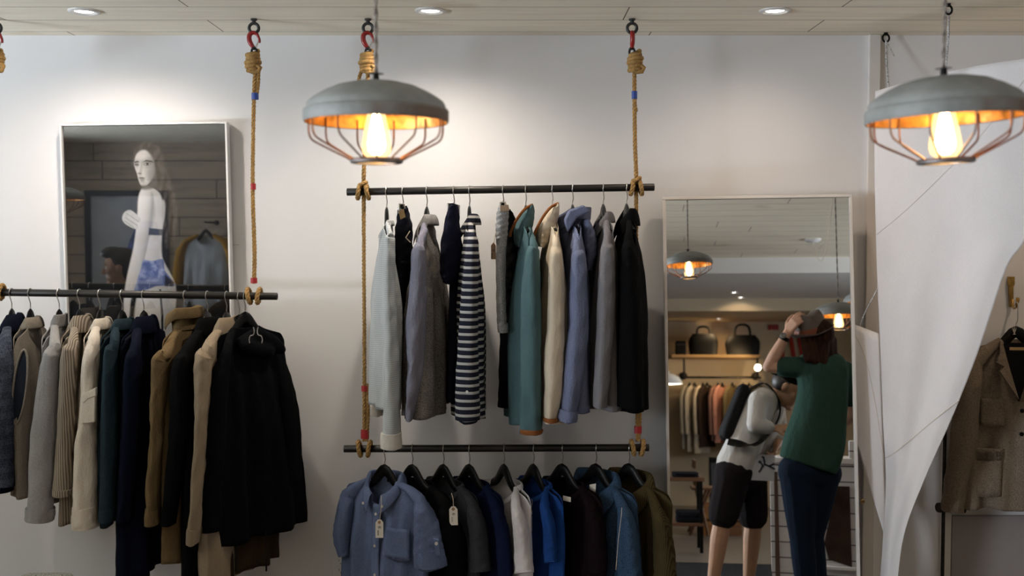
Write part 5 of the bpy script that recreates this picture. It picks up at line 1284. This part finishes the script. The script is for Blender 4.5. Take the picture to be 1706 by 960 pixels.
# ------------------------------------------------------------------ rear shelf, bags and rail
YF = -5.0
sl, sr = R(1118, 592, YF), R(1266, 592, YF); zs_ = (sl.z + sr.z) / 2
ts = thing('wall_shelf', 'pale wooden shelf on black pipe brackets on the rear wall', 'shelf', ((sl.x + sr.x) / 2, YB + .2, zs_))
build('board', Mesh().box((sl.x, YB + .003, zs_ - .035), (sr.x, YF + .12, zs_)), plain('pale_board', (.52, .33, .15), .55, var=.2, nscale=8, stretch=(.5, 5, 5)), ts, bevel=.003)
zr = R(1200, 629, YF).z
for px in (1140, 1262):
    x = R(px, 610, YF).x
    build('bracket', Mesh().tube([(x, YF, zs_ - .036), (x, YF, zr)], .014, 10).tube([(x, YF, zr + .03), (x, YB + .004, zr + .03)], .014, 10).tube([(x, YB + .02, zr + .03), (x, YB + .003, zr + .03)], .05, 16), M_pipe, ts)
build('rail', Mesh().tube([(R(1140, 629, YF).x, YF, zr), (R(1268, 629, YF).x, YF, zr)], .014, 10), M_pipe, ts)
def holdall(px0, px1, pytop, pybase, handle_py, label, lug=.0):
    a, b = R(px0, pybase, YF + .02), R(px1, pybase, YF + .02); w = b.x - a.x; cx_ = (a.x + b.x) / 2; zt = R((px0 + px1) / 2, pytop, YF + .02).z; h = zt - zs_
    t = thing('holdall', label, 'bag', (cx_, YF + .0, zs_ + .001), 'black bags on the rear shelf')
    me = Mesh(); rg = []
    for k in range(13):
        u = k / 12; z = zs_ + .002 + h * u; s = 1 - .10 * (1 - u) ** 3 - .30 * max(0, u - .55) ** 2 / .2
        rg.append([(cx_ + math.copysign(abs(math.cos(v)) ** .5, math.cos(v)) * w / 2 * s, YF + .02 + math.copysign(abs(math.sin(v)) ** .6, math.sin(v)) * .085 * s, z) for v in [2 * PI * i / 28 for i in range(28)]])
    build('bag_body', me.rings(rg), plain('black_leather', (.004, .004, .0045), .6, var=.3, spec=.2), t)
    hh = R((px0 + px1) / 2, handle_py, YF + .02).z
    for dy in (-.03, .05):
        build('handle', Mesh().tube([Vector(v) for v in spline([(cx_ - w * .22, YF + .02 + dy, zt - .06), (cx_ - w * .20, YF + .02 + dy, zt + (hh - zt) * .6), (cx_ - w * .1, YF + .02 + dy, hh), (cx_ + w * .1, YF + .02 + dy, hh), (cx_ + w * .20, YF + .02 + dy, zt + (hh - zt) * .6), (cx_ + w * .22, YF + .02 + dy, zt - .06)], 24)], .011, 8), MATS['black_leather'], t)
    build('zip', Mesh().tube([(cx_ - w * .38, YF + .02, zt + .002), (cx_, YF + .02, zt + .004), (cx_ + w * .38, YF + .02, zt + .002)], .004, 6), M_dsteel, t)
holdall(1147, 1197, 557, 590, 545, 'black holdall with short handles in the middle of the rear shelf')
holdall(1208, 1267, 559, 590, 542, 'wider black holdall with tall handles at the right of the rear shelf')
a, b = R(1125, 590, YF), R(1143, 568, YF)
tx = thing('pouch', 'small black upright pouch at the left end of the rear shelf', 'bag', ((a.x + b.x) / 2, YF, zs_ + .001), 'black bags on the rear shelf')
build('case', Mesh().box((a.x, YF - .05, zs_ + .002), (b.x, YF + .05, b.z)), MATS['black_leather'], tx, bevel=.02)
build('zip', Mesh().tube([(a.x + .01, YF + .051, b.z - .05), (b.x - .01, YF + .051, b.z - .05)], .003, 6), M_dsteel, tx)
sp_ = R(1263, 613, YF + .15)
tsp = thing('spotlight', 'small lit spotlight at the right end of the rear shelf', 'spotlight', sp_)
dn = Vector((-.35, .75, .1)).normalized()
build('can', Mesh().tube([sp_ - dn * .09, sp_ - dn * .02, sp_ + dn * .01], [.03, .045, .048], 16), M_black, tsp)
build('lens', Mesh().tube([sp_ + dn * .011, sp_ + dn * .016], [.042, .034], 16), plain('lit_lens', (1, 1, 1), .4, emit=(1, .88, .6), estr=14.), tsp)
build('arm', Mesh().tube([sp_ - dn * .05, Vector((sp_.x, YF - .0, sp_.z + .02)), Vector((sp_.x, YB + .004, sp_.z + .02))], .009, 8), M_black, tsp)
add_light('rear_spot_glow', 'SPOT', sp_ + Vector((-.2, .25, .12)), (sp_.x - .7, YB, sp_.z - .12), 16 * POWER['rear'], (1., .68, .34), spot_size=math.radians(150), spot_blend=1., shadow_soft_size=.05)
def rear_garment(kind, label, px, theta, pybot, col, sleeves=True, Wd=.2, short=''):
    seedno[0] += 1; sd = seedno[0]
    x = R(px, 640, YF).x; ap = Vector((x, YF, zr - DROP)); M = frame_at(ap, theta)
    h = thing('clothes_hanger', f'dark hanger on the rear rail holding the {short}', 'hanger', group='hangers on the rear rail', mat=M)
    build('shoulder_bar', Mesh().tube([(lerp(-.18, .18, i / 16), 0, bar_top(lerp(-.18, .18, i / 16)) - .016) for i in range(17)], [(.008, .017)] * 17, 8, ref=(0, 1, 0)), M_black, h, local=True)
    build('hook', Mesh().tube([ap, ap + Vector((0, -.016, .04))] + [ap + Vector((0, .0165 * math.cos(a), DROP + .0165 * math.sin(a))) for a in [math.radians(v) for v in range(190, -10, -25)]], .0022, 6), M_steel, h)
    t = thing(kind, label, kind.replace('_', ' '), group='garments on the rear rail', mat=M)
    m = fabric('rear_' + short.replace(' ', '_'), col)
    Lg = ap.z - R(px, pybot, YF).z
    build('body', torso(Wd, Lg, .021, .068, .02, -.06, -.122, .05, 1.06, .012, sd, -1, nu=16, nt=18), m, t, local=True, weld=True)
    if sleeves:
        for s in (-1, 1):
            build('sleeve', Mesh().tube([(s * .07, 0, -.06), (s * (Wd - .03), 0, -.118), (s * (Wd + .02), 0, -.20), (s * (Wd + .045), .01, -.42), (s * (Wd + .04), .015, -.66)], [(.03, .012), (.04, .018), (.045, .024), (.042, .024), (.036, .022)], 12, ref=(1, 0, 0)), m, t, local=True)
for kind, label, px, th, pb, col, sl_, short in (
    ('shirt', 'pale grey shirt leftmost on the rear rail', 1149, 30, 748, (.30, .27, .22), True, 'pale grey shirt'),
    ('jacket', 'off-white jacket second on the rear rail', 1157, 30, 752, (.44, .39, .32), True, 'off-white jacket'),
    ('shirt', 'cream shirt next to the dark brown jacket on the rear rail', 1171, 30, 755, (.50, .43, .34), True, 'cream shirt'),
    ('jacket', 'dark brown jacket on the rear rail', 1178, 30, 745, (.035, .022, .018), True, 'dark brown jacket'),
    ('shirt', 'dusty rose shirt on the rear rail', 1196, 30, 735, (.22, .12, .10), True, 'dusty rose shirt'),
    ('shirt', 'coral pink shirt on the rear rail', 1203, 30, 738, (.50, .24, .19), True, 'coral pink shirt'),
    ('jacket', 'khaki jacket on the rear rail beside the coral shirt', 1220, 30, 740, (.17, .13, .07), True, 'khaki jacket'),
    ('jacket', 'black jacket on the rear rail behind the bending person', 1238, 30, 745, (.012, .011, .011), True, 'black jacket'),
    ('jacket', 'dark navy jacket on the rear rail behind the bending person', 1248, 30, 745, (.015, .02, .035), True, 'dark navy jacket'),
    ('jacket', 'dark olive jacket last on the rear rail', 1264, 30, 745, (.045, .04, .02), True, 'dark olive jacket')):
    rear_garment(kind, label, px, th, pb, col, sl_, short=short)
# striped cloth and red sign on the rear wall
a, b = R(1280, 541, YB), R(1293, 550, YB)
tr_ = thing('wall_sign', 'small red sign on the rear wall', 'sign', (a.x, YB, a.z))
build('panel', Mesh().box((a.x, YB + .003, b.z), (b.x + .03, YB + .02, a.z)), M_red, tr_, bevel=.002)
a, b = R(1300, 560, YB + .1), R(1352, 612, YB + .1); w5 = (b.x - a.x) / 7
ts_ = thing('striped_banner', 'red and cream striped banner on the rear wall behind the hat', 'banner', (a.x, YB, b.z))
build('cloth', Mesh().grid(lambda u, v: (lerp(a.x, b.x, u), YB + .03 + .012 * math.sin(u * 20), lerp(a.z, b.z - .4, v)), 42, 6), fabric('cream_cloth', (.5, .42, .3)), ts_, solid=.003)
for i in range(0, 7, 2):
    build('stripe', Mesh().grid(lambda u, v: (a.x + (i + u) * w5 + (.10 * v if i else 0), YB + .047 + .012 * math.sin(((i + u) / 7) * 20), lerp(a.z, b.z - .4, v)), 6, 6), plain('red_cloth', (.38, .03, .02), .8), ts_, solid=.003)

# ------------------------------------------------------------------ furniture seen low in the mirror
M_dwood = plain('dark_wood', (.16, .07, .035), .45, var=.3, nscale=9, stretch=(.5, 5, 5))
fl = Rz(1165, 922, 0); fx0, fx1, fy = fl.x - .30, fl.x + .02, fl.y
tt_ = thing('side_table', 'dark wooden two-tier table at the left of the mirror reflection', 'table', ((fx0 + fx1) / 2, fy - .2, 0))
zt = R(1150, 796, fy).z; z2 = R(1150, 872, fy).z
build('table_top', Mesh().box((fx0, fy - .45, zt - .03), (fx1 + .03, fy + .02, zt)), M_dwood, tt_, bevel=.003)
build('lower_shelf', Mesh().box((fx0, fy - .43, z2 - .025), (fx1 + .02, fy, z2)), M_dwood, tt_, bevel=.003)
for x in (fx0 + .02, fx1): 
    for y in (fy - .40, fy - .02): build('leg', Mesh().box((x - .014, y - .014, 0), (x + .014, y + .014, zt - .03)), M_black, tt_)
FJ = fabric('stacked_jean', (.016, .018, .026))
for lab, z0, h, xo in (('folded dark jeans lying on top of the two-tier table', zt, .035, -.10), ('thick pile of folded black jeans on the lower shelf of the table', z2, .085, -.07)):
    folded(lab, (fx1 + xo - .02, fy - .2, z0 + .001), .22, .34, h, FJ, 2, 'folded jeans on the two-tier table', name='folded_jeans')
cb = Rz(1180, 893, 0)
tch = thing('folding_chair', 'wooden folding chair with slanted legs beside the two-tier table', 'chair', (cb.x, cb.y, 0))
hz = .42; bx = R(1158, 800, cb.y).x; 
for y in (cb.y, cb.y - .36):
    build('leg', Mesh().tube([(cb.x, y, .0), (bx, y, R(1160, 795, cb.y).z)], .016, 8), M_dwood, tch)
    build('leg', Mesh().tube([(bx - .05, y, .0), (cb.x + .02, y, hz)], .014, 8), M_dwood, tch)
build('seat', Mesh().box((bx - .03, cb.y - .36, hz), (cb.x + .10, cb.y, hz + .025)), M_dwood, tch, bevel=.004)
build('back_slat', Mesh().box((bx - .012, cb.y - .36, .62), (bx + .012, cb.y, .70)), M_dwood, tch, bevel=.004)
a, b = R(1181, 762, -3.2), R(1197, 850, -3.2)
tl = thing('leaning_board', 'dark framed board standing behind the bending person', 'board', (a.x, -3.2, 0))
build('panel', Mesh().box((a.x, -3.25, 0), (b.x + .06, -3.2, a.z)), M_black, tl, bevel=.004)
build('inner_panel', Mesh().box((a.x + .02, -3.199, .08), (b.x + .04, -3.192, a.z - .06)), plain('slate_panel', (.06, .06, .065), .7), tl)
for k, (p0, p1, py0, py1, lab, col) in enumerate(((1172, 1205, 842, 870, 'amber wooden crate on the floor behind the legs', (.34, .15, .045)), (1207, 1236, 846, 872, 'darker wooden crate beside the amber crate', (.20, .085, .03)))):
    a = Rz(p0, 893, 0); y = a.y; x0, x1 = R(p0, 860, y).x, R(p1, 860, y).x; z1 = R(p0, py0, y).z
    tcx = thing('wooden_crate', lab, 'crate', ((x0 + x1) / 2, y - .2, 0), 'crates behind the people')
    mw = plain('crate_wood' + str(k), col, .6, var=.3, nscale=8, stretch=(.5, 5, 5))
    build('side_boards', Mesh().box((x0, y - .4, 0), (x0 + .02, y, z1)).box((x1 - .02, y - .4, 0), (x1, y, z1)).box((x0 + .02, y - .02, 0), (x1 - .02, y, z1 * .48)).box((x0 + .02, y - .02, z1 * .54), (x1 - .02, y, z1)).box((x0 + .02, y - .4, 0), (x1 - .02, y - .38, z1)), mw, tcx)
    build('bottom', Mesh().box((x0 + .02, y - .38, .0), (x1 - .02, y - .02, .015)), mw, tcx)
a = Rz(1130, 940, 0)
trg = thing('floor_rug', 'dark speckled rug on the shop floor seen in the mirror', 'rug', (a.x + .3, a.y + .5, 0))
build('pile', Mesh().box((a.x - .3, a.y - .0, .001), (a.x + .75, a.y + 1.1, .012)), fabric('dark_rug', (.03, .03, .035), (.012, .012, .016), kind='tweed', weave=200), trg, bevel=.004)
build('edge_binding', Mesh().box((a.x - .31, a.y - .012, .001), (a.x + .76, a.y, .013)), M_black, trg)

# ------------------------------------------------------------------ what the poster glass reflects
yA = YC + .004
fa0, fa1, zt_ = -3.75, -3.02, 2.235
ta = thing('framed_print', 'dark-framed print with blue tie-dye shape on the boarded wall', 'picture', ((fa0 + fa1) / 2, YC, zt_ - 1.1))
me = Mesh().box((fa0, yA, zt_ - .05), (fa1, yA + .04, zt_)).box((fa0, yA, zt_ - 1.1), (fa1, yA + .04, zt_ - 1.05)).box((fa0, yA, zt_ - 1.05), (fa0 + .05, yA + .04, zt_ - .05)).box((fa1 - .05, yA, zt_ - 1.05), (fa1, yA + .04, zt_ - .05))
build('frame', me, plain('navy_frame', (.012, .016, .035), .4), ta, bevel=.003)
build('mat_board', Mesh().box((fa0 + .05, yA, zt_ - 1.05), (fa1 - .05, yA + .012, zt_ - .05)), plain('pale_mat', (.52, .55, .62), .6), ta)
me = Mesh().prism([(lerp(fa0, fa1, u), yA + .0122, zt_ - v) for u, v in ((.62, .30), (.72, .26), (.86, .28), (.9, .45), (.86, .78), (.45, .80), (.46, .62), (.52, .45))], (0, .002, 0))
build('printed_shape', me, plain('blue_tie_dye', (.10, .14, .36), .6, var=.8, nscale=14), ta)
ar = Vector((-2.60, -.16, 1.90)); Mr = frame_at(ar, 100)
pg = thing('wall_peg', 'black peg holding the raglan T-shirt on the boarded wall', 'peg', (ar.x, YC, ar.z + .06))
build('peg_rod', Mesh().tube([(ar.x, YC + .001, ar.z + .052), (ar.x, ar.y + .02, ar.z + .052)], .009, 10), M_black, pg)
build('rosette', Mesh().tube([(ar.x, YC + .001, ar.z + .052), (ar.x, YC + .012, ar.z + .052)], .022, 14), M_black, pg)
hr = thing('clothes_hanger', 'dark hanger on the wall peg holding the raglan T-shirt', 'hanger', mat=Mr)
build('shoulder_bar', Mesh().tube([(lerp(-.18, .18, i / 16), 0, bar_top(lerp(-.18, .18, i / 16)) - .016) for i in range(17)], [(.008, .017)] * 17, 8, ref=(0, 1, 0)), M_black, hr, local=True)
build('hook', Mesh().tube([(0, 0, 0), (.012, 0, .03), (.014, 0, .055), (0, 0, .066), (-.013, 0, .055)], .0022, 6), M_steel, hr, local=True)
rg_ = thing('t_shirt', 'grey raglan T-shirt with mustard sleeves on the boarded wall', 't-shirt', mat=Mr)
build('body', torso(.20, .68, .05, .075, .045, -.062, -.118, .07, 1.05, .01, 91, 1, nu=18, nt=20), fabric('pale_grey_jersey', (.45, .47, .5)), rg_, local=True, weld=True)
for s in (-1, 1): build('sleeve', Mesh().tube([(s * .075, 0, -.062), (s * .17, 0, -.112), (s * .225, 0, -.20), (s * .26, .0, -.40), (s * .27, .0, -.56)], [(.016, .034), (.03, .055), (.045, .06), (.045, .052), (.042, .045)], 14, ref=(1, 0, 0)), fabric('mustard_jersey', (.42, .22, .03)), rg_, local=True, label='mustard sleeve')
tp = thing('person', 'dark-haired person in grey standing by the boarded wall, seen in the poster glass', 'person', (-2.50, 2.1, 0))
X0 = Vector((-2.50, 2.1, 0)); V = lambda x, y, z: X0 + Vector((x, y, z))
J = dict(fwd=Vector((-1, .35, 0)), head=V(-.02, 0, 1.62), hup=UP, hfwd=Vector((-1, .3, -.12)), neck=V(0, 0, 1.46), shA=V(.05, .17, 1.38), shB=V(-.03, -.17, 1.38), elA=V(.06, .21, 1.09), elB=V(-.02, -.22, 1.09), wrA=V(-.06, .2, .86), wrB=V(-.1, -.22, .86),
    hipA=V(.02, .08, .88), hipB=V(0, -.08, .88), knA=V(.0, .09, .48), knB=V(-.02, -.09, .48), anA=V(.02, .1, .085), anB=V(.0, -.1, .085))
J['handA'] = (Vector((-.15, .05, -1)), Vector((-.2, -1, 0)), 1, .3); J['handB'] = (Vector((-.15, -.05, -1)), Vector((-.2, 1, 0)), -1, .3)
body(tp, J, M_skin2)
me = Mesh(); sc_ = (J['shA'] + J['shB']) / 2; hc_ = (J['hipA'] + J['hipB']) / 2
for k in 'AB':
    me.capsule(J['sh' + k], .07, sc_, .09).capsule(lerp(sc_, J['sh' + k], .5), .10, lerp(hc_, J['hip' + k], .6), .115)
    limb(me, (J['sh' + k], .066), (lerp(J['sh' + k], J['el' + k], .9), .056))
blob('shirt', me, F_tee, tp, .009, 4)
me = Mesh()
for k in 'AB':
    me.capsule(J['hip' + k], .11, hc_, .11); limb(me, (J['hip' + k], .105), (J['kn' + k], .075), (J['an' + k], .06))
blob('trousers', me, F_jean, tp, .009, 4); shoes(tp, J, M_black)
f, r, u = axes(J['hfwd'], J['hup']); rot = Matrix((f, r, u)).transposed(); hc = J['head']
me = Mesh().sphere(hc - f * .026 + u * .040, (.096, .083, .092), 18, 12, rot).sphere(hc + f * .035 + u * .105, (.07, .06, .04), 14, 10, rot).sphere(hc - f * .055 - u * .03, (.05, .07, .09), 14, 10, rot)
blob('hair', me, MATS['black_hair'], tp, .009, 3)
